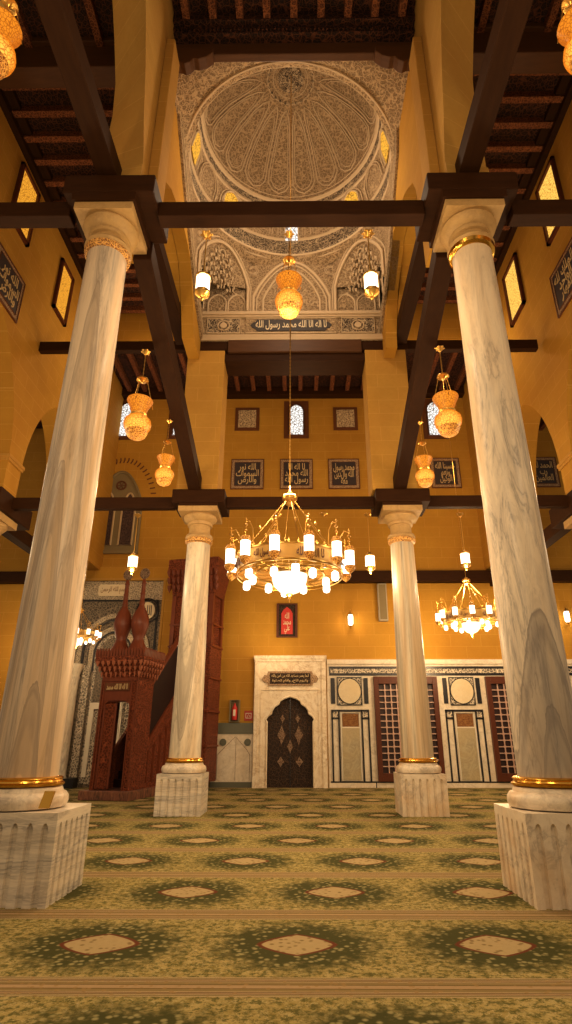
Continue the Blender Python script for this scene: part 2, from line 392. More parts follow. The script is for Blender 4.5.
# ---------------------------------------------------------------- camera
cam = bpy.data.cameras.new('camera'); co = bpy.data.objects.new('camera', cam); COL.objects.link(co)
cam.sensor_fit = 'VERTICAL'; cam.sensor_height = 36.; cam.sensor_width = 36 * 572 / 1024
cam.lens = 567 / 1024 * 36; cam.shift_x = -8 / 1024; cam.clip_end = 200
co.location = (0, 0, 1.4); co.rotation_euler = (R(90) + math.atan(.402), 0, R(.5))
SC.camera = co

B = 19.95      # back wall plane
# ---------------------------------------------------------------- floor: wall-to-wall prayer carpet
fl = MB(); uvs = []
offs = {0: -.022, 1: .348, 2: .785, 3: -.04, 4: .568, 5: .2, 6: -.5, 7: .35, 8: .0, 9: .6, 10: .3, -1: .5, -2: .1, -3: .7, -4: .2, -5: .4, -6: 0, -7: .3}
for k in range(-6, 11):
    yc = 5.07 + 1.55 * k; y0, y1 = yc - .775, yc + .775
    if y0 > B: continue
    y1c = min(y1, B + .3)
    o_ = offs[k]
    fl.add([(-12, y0, 0), (12, y0, 0), (12, y1c, 0), (-12, y1c, 0)], [(0, 1, 2, 3)])
    u = lambda x: (x - o_) / 1.46 + .5
    t1 = (y1c - y0) / 1.55 * .9999
    uvs += [(u(-12) + 20, .00005), (u(12) + 20, .00005), (u(12) + 20, t1), (u(-12) + 20, t1)]
floor = fl.build('floor', 'carpet', struct=True)
ul = floor.data.uv_layers.new(name='UVMap')
for i, l in enumerate(floor.data.loops):
    ul.data[i].uv = uvs[l.vertex_index]
if floor.data.polygons[0].normal.z < 0: floor.data.flip_normals()

# ---------------------------------------------------------------- columns
def flute_section(h, n, gw, gd):
    # square outline with n grooves of half-width gw and depth gd on each side
    base = [(-h, -h)]
    pts = []
    for side in range(4):
        a = side * pi / 2; c_, s_ = cos(a), sin(a)
        loc = [(-h, -h)]
        for k in range(n):
            x = -h + 2 * h * (k + .75) / (n + .5)
            loc += [(x - gw, -h), (x - gw * .6, -h + gd), (x + gw * .6, -h + gd), (x + gw, -h)]
        pts += [(x * c_ - y * s_, x * s_ + y * c_) for x, y in loc]
    return pts
def column(x, y, tall, label, mats, top_r=.285, bot_r=.335, zs1=8.08, zc=8.28, ze=8.46, za0=8.64, za1=8.77, slab=(8.92, 9.27), slabx=None, nfl=6, fl=(.62, .7), ab=.43, off=0.):
    t = thing('marble_column', label, 'column', (x, y, 0))
    n0 = len(bpy.data.objects)
    h = .46; n = nfl
    m = MB()
    rings = []
    flat = [(p[0], p[1]) for p in flute_section(h, n, .026, .022)]
    for z, gw, gd in [(0, .030, .032), (fl[0], .030, .032), (fl[0] + .02, .027, .03), (fl[0] + .04, .019, .025), (fl[0] + .05, .010, .015), (fl[0] + .055, .001, 0), (fl[1] + .06, .001, 0)]:
        rings.append([(p[0], p[1], z) for p in flute_section(h, n, gw, gd)])
    m.loft(rings, True); m.build('plinth', mats[0], t)
    # torus base
    pr = [(.40, fl[1] + .06), (.45, fl[1] + .075), (.468, fl[1] + .12), (.462, fl[1] + .17), (.435, fl[1] + .205), (.405, fl[1] + .215), (.40, fl[1] + .235), (.385, fl[1] + .26)]
    MB().lathe(pr, seg=48).build('base_torus', mats[1], t, True)
    z0 = fl[1] + .26
    MB().lathe([(.37, z0), (.405, z0 + .012), (.41, z0 + .03), (.385, z0 + .045), (.38, z0 + .06), (.392, z0 + .075), (.375, z0 + .09), (.34, z0 + .095)], seg=48).build('gilt_ring', 'gold', t, True)
    z0 += .09
    pr = []
    for i in range(15):
        q = i / 14; r = bot_r + (top_r - bot_r) * (q ** 1.15)
        pr.append((r, z0 + (zs1 - z0) * q))
    MB().lathe(pr, seg=48).build('shaft', mats[2], t, True)
    d = zc - zs1
    MB().lathe([(top_r, zs1 - .01), (top_r + .045, zs1 + d * .12), (top_r + .055, zs1 + d * .4), (top_r + .03, zs1 + d * .55)], seg=48).build('gilt_neck_ring', 'gold' if off > 0 else 'goldrelief', t, True)
    c = MB().lathe([(top_r + .03, zs1 + d * .5), (top_r + .06, zs1 + d * .75), (top_r + .035, zc), (top_r - .02, zc + .02), (top_r - .02, ze - .09), (top_r + .02, ze - .08), (top_r + .03, ze - .04), (top_r + .005, ze - .03), (top_r + .01, ze), (top_r + .06, ze + (za0 - ze) * .2), (.395, ze + (za0 - ze) * .5), (.41, ze + (za0 - ze) * .75), (.385, ze + (za0 - ze) * .92), (.385, za0)], seg=48)
    c.box(-ab, ab, -ab, ab, za0, za1)
    c.build('capital', 'capital', t, True)
    sx0, sx1, sy0, sy1 = slabx
    s = MB(); s.box(sx0 - x, sx1 - x, sy0 - y, sy1 - y, slab[0], slab[1]); s.build('wooden_impost', 'beam', t, bevel=.02)
    s = MB(); s.box(-.47, .47, -.47, .47, za1, slab[0] + .02); s.build('impost_bed', 'beam', t)
    for ch in t.children:
        if ch.name.split('.')[0] in ('base_torus', 'gilt_ring', 'shaft', 'gilt_neck_ring', 'capital', 'impost_bed'): ch.location.x = off
    return t
YN, YF = 6.46, 13.02
column(-2.735, YN, 1, 'tall near column on the left with brown-streaked marble shaft and a brass plate on its base', ('marblebase2', 'marblebase', 'marbleNL'), slabx=(-3.48, -2.13, 5.98, 6.95), off=-.125)
column(2.57, YN, 1, 'tall near column on the right with grey arch-shaped veins in its marble shaft', ('marblebase3', 'marblebase', 'marbleNR'), slabx=(1.93, 3.26, 5.98, 6.95), off=.03)
kw = dict(zs1=5.78, zc=6.0, ze=6.32, za0=6.49, za1=6.62, ab=.47, slab=(6.70, 7.04), top_r=.275, bot_r=.335)
column(-2.42, YF, 0, 'far left column with pale marble shaft standing in front of the red wooden minbar', ('marblebase2', 'marblebase', 'marbleFL'), slabx=(-3.05, -1.78, 12.5, 13.55), **kw)
column(2.49, YF, 0, 'far right column with straight brown and grey stripes, in front of the lattice window', ('marblebase3', 'marblebase', 'marbleFR'), slabx=(1.86, 3.16, 12.5, 13.55), **kw)
# small brass plate on the near left base
m = MB(); m.prism([(-.045, 0), (.055, 0), (.075, .15), (-.025, .15)], 'y', -.008, .008)
p = m.build('brass_plate', 'gold'); p.location = (-2.42, 5.99, .80)
p.rotation_euler = (R(-18), 0, 0); tag(p, 'small brass plate standing on the plinth of the near left column', 'plaque')

# outer aisle columns (only their imposts and capitals reach into view)
for sx, X0, word in ((-1, -7.62, 'left'), (1, 7.15, 'right')):
    t = thing('aisle_column', 'aisle column at the %s edge of the view with only its capital and dark impost showing' % word, 'column', (X0, 13.0, 0))
    MB().box(-.46, .46, -.46, .46, 0, .76).build('plinth', 'marblebase', t)
    MB().lathe([(.46, .76), (.47, .9), (.39, 1.), (.335, 1.05), (.275, 5.7)], seg=32).build('shaft', 'marbleFR', t, True)
    c = MB().lathe([(.33, 5.7), (.33, 5.85), (.28, 5.9), (.29, 6.1), (.42, 6.25), (.42, 6.32)], seg=32); c.box(-.46, .46, -.46, .46, 6.32, 6.5)
    c.build('capital', 'capital', t, True)
    MB().box(-.55, .55, -.75, .95, 6.5, 7.02).build('wooden_impost', 'beam', t, bevel=.02)

# ---------------------------------------------------------------- tie beams
def beam(x0, x1, y0, y1, z0, z1, label, mat='beam', group=None):
    o = MB().box(0, x1 - x0, 0, y1 - y0, 0, z1 - z0).build('tie_beam', mat, bevel=.012); o.location = (x0, y0, z0)
    return tag(o, label, 'beam', group)
beam(-2.13, 1.93, 6.30, 6.54, 8.80, 9.09, 'dark timber tie beam crossing the nave between the two tall near columns, under the dome')
beam(-7.19, -3.48, 6.30, 6.54, 8.82, 9.11, 'dark timber tie beam from the tall near left column to the left aisle wall')
beam(3.26, 6.74, 6.30, 6.54, 8.78, 9.08, 'dark timber tie beam from the tall near right column to the right aisle wall')
beam(-1.78, 1.86, 12.85, 13.03, 6.70, 6.98, 'dark timber tie beam behind the big chandelier, between the two far columns')
beam(-7.1, -3.05, 12.85, 13.03, 6.68, 6.98, 'dark timber tie beam crossing before the twin lancet window, left of the far left column')
beam(3.16, 6.65, 12.85, 13.03, 6.70, 7.0, 'dark timber tie beam under the inscription panel, right of the far right column')
beam(-7.25, -3.05, 12.85, 13.03, 11.42, 11.72, 'upper dark timber tie beam from the far left stone pier to the left aisle wall')
beam(2.95, 6.62, 12.85, 13.03, 11.40, 11.70, 'upper dark timber tie beam from the far right stone pier to the right aisle wall')
beam(-3.30, -2.98, 7.3, 12.5, 11.30, 11.66, 'upper dark timber beam running lengthwise into the far left stone pier', 'beamY')
beam(2.60, 2.92, 7.3, 12.5, 11.30, 11.66, 'upper dark timber beam running lengthwise into the far right stone pier', 'beamY')
beam(-3.02, -2.72, -1.5, 6.4, 9.28, 9.62, 'dark timber beam coming overhead onto the impost of the near left column', 'beamY')
beam(2.42, 2.72, -1.5, 6.4, 9.28, 9.62, 'dark timber beam coming overhead onto the impost of the near right column', 'beamY')
def slope(xa, xb, ya, yb, za, zb, w, h, label):
    m = MB(); m.loft([[(xa - w / 2, ya, za), (xa + w / 2, ya, za), (xa + w / 2, ya, za + h), (xa - w / 2, ya, za + h)], [(xb - w / 2, yb, zb), (xb + w / 2, yb, zb), (xb + w / 2, yb, zb + h), (xb - w / 2, yb, zb + h)]])
    o = m.build('tie_beam', 'beamY', bevel=.012); tag(o, label, 'beam')
slope(-2.50, -2.52, 6.9, 12.6, 8.55, 6.98, .30, .38, 'dark timber beam running from the near left column back to the far left column')
slope(2.36, 2.46, 6.9, 12.6, 8.55, 6.98, .30, .38, 'dark timber beam running from the near right column back to the far right column')
beam(.15, 11.9, 19.6, 19.9, 6.62, 7.02, 'long dark timber beam along the back wall behind the right chandelier')
beam(-11.8, -9.35, 19.6, 19.9, 6.62, 7.02, 'short dark timber beam on the back wall at the left edge')
beam(-7.98, -7.68, 13.96, 19.9, 6.50, 6.86, 'dark timber beam from the left aisle column to the back wall', 'beamY')
beam(6.85, 7.15, 13.9, 19.9, 6.50, 6.86, 'dark timber beam from the right aisle column to the back wall', 'beamY')

# ---------------------------------------------------------------- piers and arches above the columns (walls of the nave)
# far stone piers
for xa, xb, word in ((-2.98, -1.98, 'left'), (1.80, 2.90, 'right')):
    m = MB(); m.box(xa, xb, 12.61, 13.4, 7.045, 11.2)
    o = m.build('stone_pier', 'stoneP', bevel=.02); tag(o, 'square sandstone pier rising above the far %s column to the upper beam' % word, 'pier')
    m = MB(); m.box(xa - .07, xb + .07, 12.605, 13.45, 11.2, 11.49)
    o2 = m.build('wooden_cap', 'beam', o, bevel=.015)
# near piers with the springing of the lengthwise arch overhead
top = [(0, 15.0), (0, 16.6), (7.25, 16.6), (7.25, 9.27)]
cA = [(6.2, 9.27), (6.24, 9.7), (6.30, 9.74), (6.30, 9.92), (6.28, 10.4), (6.32, 11.1), (6.22, 11.8), (5.9, 12.45), (5.5, 13.1), (4.7, 13.8), (3.6, 14.4), (2.2, 14.8)]
cB = [(6.1, 9.27), (6.1, 9.65), (6.14, 9.69), (6.10, 9.87), (5.9, 10.45), (5.68, 11.3), (5.45, 11.95), (5.2, 12.5), (4.8, 13.15), (4.2, 13.8), (3.3, 14.4), (2.2, 14.8)]
for nm, xo, xi in (('wall_left_nave', -3.10, -2.40), ('wall_right_nave', 2.98, 2.28)):
    P1 = [(xo, y, z) for y, z in cA + top]; P2 = [(xi, y, z) for y, z in cB + top]; n = len(P1)
    bm = bmesh.new(); A = [bm.verts.new(p) for p in P1]; Bq = [bm.verts.new(p) for p in P2]
    f1 = bm.faces.new(A); f2 = bm.faces.new(Bq[::-1])
    for i in range(n): bm.faces.new((A[i], Bq[i], Bq[(i + 1) % n], A[(i + 1) % n]))
    bm.normal_update(); bmesh.ops.triangulate(bm, faces=[f1, f2], ngon_method='EAR_CLIP'); bm.verts.index_update()
    m = MB(); m.add([v.co[:] for v in bm.verts], [[v.index for v in f.verts] for f in bm.faces]); bm.free(); m.build(nm, 'stoneband', smooth=True, struct=True)
for xa, xb, w_ in ((-2.399, -2.24, 'left'), (2.12, 2.279, 'right')):
    m = MB(); m.box(xa, xb, 6.40, 6.85, 9.275, 13.35); o = m.build('stone_pilaster', 'stoneP', bevel=.015)
    tag(o, 'narrow stone pilaster on the nave face of the near %s pier' % w_, 'pilaster')
    # timber corbel under the nave cornice
    m = MB(); sgn = 1 if w_ == 'left' else -1; xw = xb if sgn > 0 else xa
    m.prism([(xw - sgn * .16, 13.36), (xw + sgn * .02, 13.36), (xw + sgn * .1, 13.30), (xw + sgn * .2, 13.36), (xw + sgn * .26, 13.46), (xw + sgn * .36, 13.44), (xw + sgn * .5, 13.5), (xw + sgn * .62, 13.64), (xw + sgn * .62, 13.78), (xw - sgn * .16, 13.78)], 'y', 6.78, 7.0)
    o = m.build('timber_corbel', 'beambrown', bevel=.015); tag(o, 'curved timber corbel under the nave cornice above the near %s pilaster' % w_, 'corbel')

# side walls of the dome bay (sandstone below, carved plaster above)
arcL = [(7.72, 10.87), (7.67, 11.2), (7.74, 11.48), (8.1, 11.85), (8.51, 12.16), (8.98, 12.34), (9.5, 12.47), (9.99, 12.53), (10.4, 12.5), (10.72, 12.4), (11.0, 12.1), (11.27, 11.71), (11.5, 11.3), (11.73, 10.9)]
borL = [(12.6, 11.5), (11.5, 11.92), (10.7, 12.5), (9.6, 13.2), (9.0, 13.7), (8.55, 14.1), (8.1, 14.75)]
low = [(7.2, 9.27), (7.72, 9.27)] + arcL + [(11.73, 10.9), (12.6, 10.9)]
m = MB().prism([(7.2, 9.27), (7.7, 9.27)] + arcL + [(12.6, 10.9)] + borL + [(7.9, 15.2), (7.2, 15.2)], 'x', -2.96, -2.66); m.build('wall_left_dome_bay', 'stoneY', struct=True)
hi_ = [(11.27, 11.71), (11.29, 11.68), (12.6, 11.68)]
m = MB().prism([(7.2, 9.27), (7.7, 9.27)] + arcL[:-3] + hi_ + [(12.6, 15.2), (7.2, 15.2)], 'x', -3.3, -2.97); m.build('wall_left_dome_back', 'stoneY', struct=True)
m = MB().prism(borL[:-1] + [(8.35, 14.4), (12.7, 14.4), (12.7, 11.5)], 'x', -2.9, -2.64); m.build('wall_left_dome_plaster', 'plaster', struct=True)
arcR = [(7.85, 10.96), (7.93, 11.48), (8.09, 11.87), (8.45, 12.17), (8.79, 12.42), (9.35, 12.66), (9.8, 12.78), (10.32, 12.84), (10.7, 12.8), (11.05, 12.7), (11.35, 12.4), (11.69, 12.03), (12.1, 11.4)]
borR = [(12.6, 11.7), (11.69, 12.06), (10.68, 12.5), (9.69, 13.22), (9.05, 13.7), (8.78, 14.3), (8.43, 15.16)]
m = MB().prism([(7.2, 9.27), (7.83, 9.27)] + [(a, b - .12) for a, b in arcR] + [(12.15, 10.9), (12.6, 10.9)] + borR + [(7.9, 15.4), (7.2, 15.4)], 'x', 2.30, 2.59); m.build('wall_right_dome_bay', 'stoneY', struct=True)
m = MB().prism([(7.2, 9.27), (7.83, 9.27)] + [(a, b - .12) for a, b in arcR[:-2]] + [(11.6, 11.68), (12.6, 11.68), (12.6, 15.2), (7.2, 15.2)], 'x', 2.60, 3.0); m.build('wall_right_dome_back', 'stoneY', struct=True)
m = MB().prism(borR[:-2] + [(8.8, 14.2), (8.75, 14.4), (12.7, 14.4), (12.7, 11.7)], 'x', 2.28, 2.5); m.build('wall_right_dome_plaster', 'plaster', struct=True)
# moulded strip following the plaster edge
for bor, xa, xb, w_ in ((borL, -2.66, -2.60, 'left'), (borR, 2.24, 2.30, 'right')):
    m = MB(); m.band([(a - .05, b + .12) for a, b in bor], 'x', .26, xa, xb); m.build('trim_1_' + w_, 'plasterfine', struct=True)
    m = MB(); m.band([(a - .02, b + .27) for a, b in bor], 'x', .05, xa, xb + .02 if xb < 0 else xb); m.build('trim_2_' + w_, 'mould', struct=True)

# ---------------------------------------------------------------- the dome
CX, CY = -.18, 9.95
t = thing('ceiling_dome', '', '', (CX, CY, 0), struct=True)
RR, RS = 2.50, 2.26
# ring cornice with inscription band, drum, springing cornice, shell
def ringl(pr, name, mat, seg=96, smooth=True):
    return MB().lathe(pr, seg=seg, caps=False).build(name, mat, t, smooth)
ringl([(RR + .03, 14.36), (RR - .03, 14.36), (RR - .04, 14.42), (RR + .02, 14.46)], 'lower_moulding', 'mould')
ringl([(RR + .02, 14.46), (RR + .0, 14.56), (RR + .03, 14.60), (RR + .03, 14.98)], 'inscription_band', 'plasterdark')
ringl([(RR + .03, 14.98), (RR - .015, 15.0), (RR - .015, 15.05), (RR + .03, 15.10)], 'upper_moulding', 'mould')
ringl([(RR + .03, 15.10), (RR - .14, 15.95)], 'drum', 'plasterfine')
ringl([(RR - .13, 15.92), (RR - .17, 15.95), (RR - .17, 16.02)], 'drum_cornice', 'mould')
ringl([(RR - .17, 16.02), (RS + .04, 16.20)], 'carved_frieze', 'plasterdark')
ringl([(RS + .06, 16.20), (RS, 16.22), (RS - .03, 16.28), (RS + .01, 16.32)], 'dome_moulding', 'mould')
H0, HT = 16.30, 18.15
def dome_pt(az, el, off=0.):
    r = (RS - off) * cos(el); z = H0 + (HT - H0 - off) * sin(el); return (r * sin(az), r * cos(az), z)
rows = [[dome_pt(2 * pi * i / 96, pi / 2 * k / 20) for i in range(96)] for k in range(21)]
rows[-1] = [dome_pt(2 * pi * i / 96, pi / 2 * .995) for i in range(96)]
MB().loft(rows, False).build('dome_shell', 'plaster', t, True)
m = MB(); NP = 18
for k in range(NP):
    a0 = 2 * pi * (k + .5) / NP; da = pi / NP
    for sc_, e0, e1, rr in ((.93, .12, 1.22, .021), (.72, .19, 1.12, .014)):
        pts = []
        prof = [(0, 0.0), (.05, .55), (.14, .92), (.3, .96), (.55, .9), (.8, .86), (.93, .62), (1, 0)]
        for q, w_ in prof: pts.append(dome_pt(a0 + da * sc_ * w_, e0 + (e1 - e0) * q, .015))
        for q, w_ in prof[-2:0:-1]: pts.append(dome_pt(a0 - da * sc_ * w_, e0 + (e1 - e0) * q, .015))
        m.tube(pts, rr, 5, True)
    for e_ in (.08,):
        pass
for e_, rr in ((1.29, .022), (1.36, .014), (.07, .012)):
    m.tube([dome_pt(2 * pi * i / 72, e_, .01) for i in range(72)], rr, 5, True)
m.build('petal_mouldings', 'mould', t, True)
m = MB(); m.lathe([(.01, HT - .02), (.34, HT - .06)], seg=40, caps=False); m.build('crown_medallion', 'plasterdark', t)
m = MB()
for i in range(24):
    a = 2 * pi * i / 24; p0 = dome_pt(a, 1.30, .02); m.lathe([(.035, -.02), (.03, .0)], p0, 8)
m.build('crown_scallops', 'plasterdark', t)
# drum arches and windows
def on_drum(az, w_, z, off=0.): r = RR - off - max(0, z - 15.1) * .20; a = az + w_ / r; return (r * sin(a), r * cos(a), z)
NW = 16
for k in range(NW):
    az = 2 * pi * k / NW; 
    m = MB()
    for hw, zt, rr in ((.40, 15.92, .018), (.32, 15.84, .012)):
        pts = [on_drum(az, x, z, .02) for x, z in round_arch(-hw, hw, 15.14, zt - hw * 1.15, 12, .25)]
        m.tube(pts, rr, 5)
    m.build('drum_arch', 'mould', t, True)
    if k % 2 == 0:
        pts = round_arch(-.27, .27, 15.14, 15.58, 10, .1) if k else round_arch(-.20, .20, 14.95, 15.6, 10, .1)
        m = MB(); vs = [on_drum(az, x, z, .015) for x, z in pts]; c = on_drum(az, 0, 15.4, .015)
        m.add(vs + [c], [(i, i + 1, len(vs)) for i in range(len(vs) - 1)] + [(len(vs) - 1, 0, len(vs))])
        w = thing('window_%d' % (10 + k // 2), '', '', (CX, CY, 0), struct=True)
        m.build('window_pane', 'winwhite' if k == 0 else 'wingold', w)
        m = MB(); m.tube([on_drum(az, x, z, .02) for x, z in pts], .022, 5); m.build('window_frame', 'mould', w)
# far wall of the dome square: plaster, frieze, arches, squinches, pendentives
FY = 12.6
XL, XR = -2.66, 2.30
m = MB(); m.box(XL, XR, FY, FY + .3, 11.5, 14.7); m.build('wall_dome_far', 'plasterfine', struct=True)
m = MB(); m.box(XL, XR, FY - .05, FY, 11.5, 11.60); m.box(XL, XR, FY - .12, FY, 12.32, 12.42); m.box(XL, XR, FY - .08, FY, 12.26, 12.32); m.box(XL, XR, FY - .03, FY, 11.6, 11.70)
m.build('trim_3', 'mould', struct=True)
for xa, xb, nm, lab in ((-2.50, -1.60, 0, 'left carved square panel with a round boss in the frieze under the dome'), (1.20, 2.10, 0, 'right carved square panel with a round boss in the frieze under the dome')):
    p = thing('frieze_panel', lab, 'panel', ((xa + xb) / 2, FY - .03, 11.74)); h = (xb - xa) / 2
    MB().box(-h, h, 0, .03, 0, .50).build('field', 'plasterdark', p)
    mm = MB(); mm.band([(-h, 0), (h, 0), (h, .5), (-h, .5)], 'y', .035, -.02, .02, True); mm.build('border', 'mould', p)
    mm = MB(); mm.tube([(.16 * cos(a * pi / 10), -.01, .25 + .16 * sin(a * pi / 10)) for a in range(20)], .02, 5, True); mm.prism([(.10 * cos(a * pi / 4 + .2), .25 + .10 * sin(a * pi / 4 + .2)) for a in range(8)], 'y', -.03, 0); mm.build('boss', 'mould', p)
p = thing('inscription_panel', 'long dark inscription cartouche in the frieze below the dome', 'inscription', (-.19, FY - .03, 11.74))
MB().box(-1.24, 1.24, 0, .03, 0, .50).build('field', 'plasterfine', p)
mm = MB(); mm.band([(-1.24, 0), (1.24, 0), (1.24, .5), (-1.24, .5)], 'y', .035, -.02, .02, True); mm.build('border', 'mould', p)
car = [(-1.12, .25), (-1.05, .34), (-.98, .36), (-.94, .44), (.94, .44), (.98, .36), (1.05, .34), (1.12, .25), (1.05, .16), (.98, .14), (.94, .06), (-.94, .06), (-.98, .14), (-1.05, .16)]
mm = MB().prism(car, 'y', -.02, .0); mm.build('ground', 'inkband', p)
letters(['لا اله الا الله محمد رسول الله'], 1.95, .32, 'lettercream', p, (0, -.022, .25))
# central blind arch on the far wall
m = MB()
for hw, zs, zt, rr in ((1.08, 13.0, 14.28, .05), (.98, 12.95, 14.15, .025), (.80, 12.9, 13.95, .035)):
    pts = arch(-hw, hw, 12.43, zs, zt, 10, .8); m.tube([(CX + x, FY - .02, z) for x, z in pts], rr, 6)
for sx in (-1, 1):
    for rr_ in (.16, .11):
        m.tube([(CX + sx * 1.12 + rr_ * cos(a * pi / 8), FY - .03, 13.95 + rr_ * sin(a * pi / 8)) for a in range(16)], .018, 5, True)
m.build('trim_4', 'mould', struct=True)
# corner squinches: diagonal arched niches with honeycomb cells
for sx in (-1, 1):
    xw = XL if sx < 0 else XR
    A = Vector((xw, FY - 1.45, 0)); Bv = Vector((xw - sx * 1.32, FY, 0))
    d = (Bv - A); L = d.length; d.normalize(); nrm = Vector((d.y, -d.x, 0)) * (1 if sx < 0 else -1)
    if nrm.y > 0: nrm = -nrm
    def q(u, z, o=0.): v = A + d * u + nrm * o; return (v.x, v.y, z)
    t2 = thing('wall_squinch_' + ('left' if sx < 0 else 'right'), '', '', (0, 0, 0), struct=True)
    out = arch(.12, L - .12, 12.43, 13.25, 14.2, 10, .75)
    # spandrel surface around the niche
    m = MB(); frame = [(0, 12.43), (0, 14.6), (L, 14.6), (L, 12.43)]
    poly = [(0, 12.43)] + out + [(L, 12.43), (L, 14.5), (0, 14.5)]
    bm = bmesh.new(); vs = [bm.verts.new(q(u, z)) for u, z in poly]; f = bm.faces.new(vs); bm.normal_update(); bmesh.ops.triangulate(bm, faces=[f], ngon_method='EAR_CLIP'); bm.verts.index_update()
    m.add([v.co[:] for v in bm.verts], [[v.index for v in f.verts] for f in bm.faces]); bm.free()
    m.build('spandrel', 'plasterfine', t2)
    m = MB(); m.tube([q(u, z, .02) for u, z in out], .05, 6); m.tube([q(u, z, .02) for u, z in arch(.02, L - .02, 12.43, 13.3, 14.36, 10, .75)], .025, 6); m.build('arch_moulding', 'mould', t2, True)
    # niche recess (hood only: the two walls of the corner close it below)
    ring0 = [q(u, z) for u, z in out if z > 13.1]; c0 = Vector(q(L / 2, 13.3, -.72))
    ring1 = [tuple(Vector(p).lerp(c0 + Vector((0, 0, (Vector(p).z - 13.3) * .5)), .55)) for p in ring0]
    ring2 = [tuple(Vector(p).lerp(c0, .85)) for p in ring0]
    m = MB(); m.loft([ring0, ring1, ring2], False, False); m.build('niche', 'plasterfine', t2, True)
    m = MB()
    for row, (zz, n_, rr, dep) in enumerate(((14.0, 3, .10, .12), (13.82, 5, .11, .2), (13.62, 6, .12, .3), (13.40, 7, .12, .38), (13.2, 6, .11, .45))):
        wv = (L / 2 - .28) * (1 - .16 * (4 - row)) if row < 4 else L / 2 - .3
        for i in range(n_):
            u = L / 2 + (wv * (2 * i / (n_ - 1) - 1) if n_ > 1 else 0)
            c = q(u, zz, -dep * (1 - .5 * abs(u - L / 2) / (L / 2)))
            m.tube([(c[0] + d.x * rr * x, c[1] + d.y * rr * x, c[2] + rr * z) for x, z in ((-1, -.9), (-1, .1), (-.6, .75), (0, 1.2), (.6, .75), (1, .1), (1, -.9))], .024, 5)
            m.lathe([(.045, 0), (.03, -.06), (.004, -.12)], (c[0], c[1], c[2] - rr * .8), 6)
    m.build('muqarnas', 'mould', t2, True)
    m = MB(); mk = MB()
    for u0, u1 in ((.16, .74), (.80, 1.34)):
        pl = round_arch(u0, u1, 12.46, 12.78, 8, .2)
        m.tube([(xw - sx * .03, FY - u, z) for u, z in pl], .028, 6); vs = [(xw - sx * .02, FY - u, z) for u, z in pl]; mk.add(vs, [tuple(range(len(vs)))])
    for u0, u1 in ((.14, .64), (.70, 1.18)):
        pl = round_arch(u0, u1, 12.46, 12.78, 8, .2)
        m.tube([(xw - sx * u, FY - .03, z) for u, z in pl], .028, 6); vs = [(xw - sx * u, FY - .02, z) for u, z in pl]; mk.add(vs, [tuple(range(len(vs)))])
    m.build('small_arches', 'mould', t2, True); mk.build('small_arch_fields', 'plaster', t2)
# pendentive surface between the square/squinches and the ring
N = 96
def sq(a):
    x, y = sin(a), cos(a); hx = (XR - XL) / 2 + .02; hy0 = FY - CY; hy = hy0 if y > 0 else CY - 7.0
    s_ = min(hx / max(abs(x), 1e-6), hy / max(abs(y), 1e-6))
    k_ = 3.80 / max(1e-6, abs(x) + abs(y))
    s_ = min(s_, k_) if y > -.1 else s_; return (x * s_ + (XL + XR) / 2 - CX, y * s_)
lo = [(*sq(2 * pi * i / N), 13.95) for i in range(N)]
lo2 = [(a * 1.0, b * 1.0, 14.22) for a, b, c in lo]
mm = MB(); mm.tube([((RR + .10) * cos(a * pi / 48), (RR + .10) * sin(a * pi / 48), 14.33) for a in range(96)], .03, 6, True); mm.build('pendentive_ring', 'mould', t, True)
hi = [((RR - .02) * sin(2 * pi * i / N), (RR - .02) * cos(2 * pi * i / N), 14.36) for i in range(N)]
m = MB(); sel = [i for i in range(N)]
m.loft([lo2, hi], False); m.build('pendentives', 'plaster', t, True)

# ---------------------------------------------------------------- ceilings (dark coffered timber)
def coffer(name, x0, x1, y0, y1, z, ribs_along, n, rw=.16, rh=.2):
    c = MB(); c.box(x0, x1, y0, y1, z, z + .15); o = c.build(name, 'ceil', struct=True)
    for i in range(n):
        m = MB(); tt = (i + .5) / n
        if ribs_along == 'x': yy = y0 + (y1 - y0) * tt; m.box(x0, x1, yy - rw / 2, yy + rw / 2, z - rh, z)
        else: xx = x0 + (x1 - x0) * tt; m.box(xx - rw / 2, xx + rw / 2, y0, y1, z - rh, z)
        m.build('ceiling_rib', 'rib', o)
    return o
coffer('ceiling_aisle_left', -7.2, -3.2, 8.35, 16.6, 15.98, 'x', 13)
coffer('ceiling_aisle_right', 3.0, 6.75, 8.35, 16.6, 16.35, 'x', 13)
coffer('ceiling_aisle_left_front', -7.2, -3.2, 2.0, 7.85, 15.98, 'y', 5)
coffer('ceiling_aisle_right_front', 3.0, 6.75, 2.0, 7.85, 16.35, 'y', 5)
coffer('ceiling_nave_front', -2.40, 2.28, 0.5, 6.9, 14.55, 'y', 9, .14, .22)
coffer('ceiling_back', -7.2, 6.75, 16.9, 19.95, 14.8, 'y', 22, .16, .2)
coffer('ceiling_back_nave', -2.9, 2.8, 13.4, 16.6, 14.8, 'y', 9, .16, .2)
coffer('ceiling_outer_left', -12, -7.9, 6, 19.95, 13.1, 'y', 5)
coffer('ceiling_outer_right', 7.4, 12, 6, 19.95, 13.1, 'y', 5)
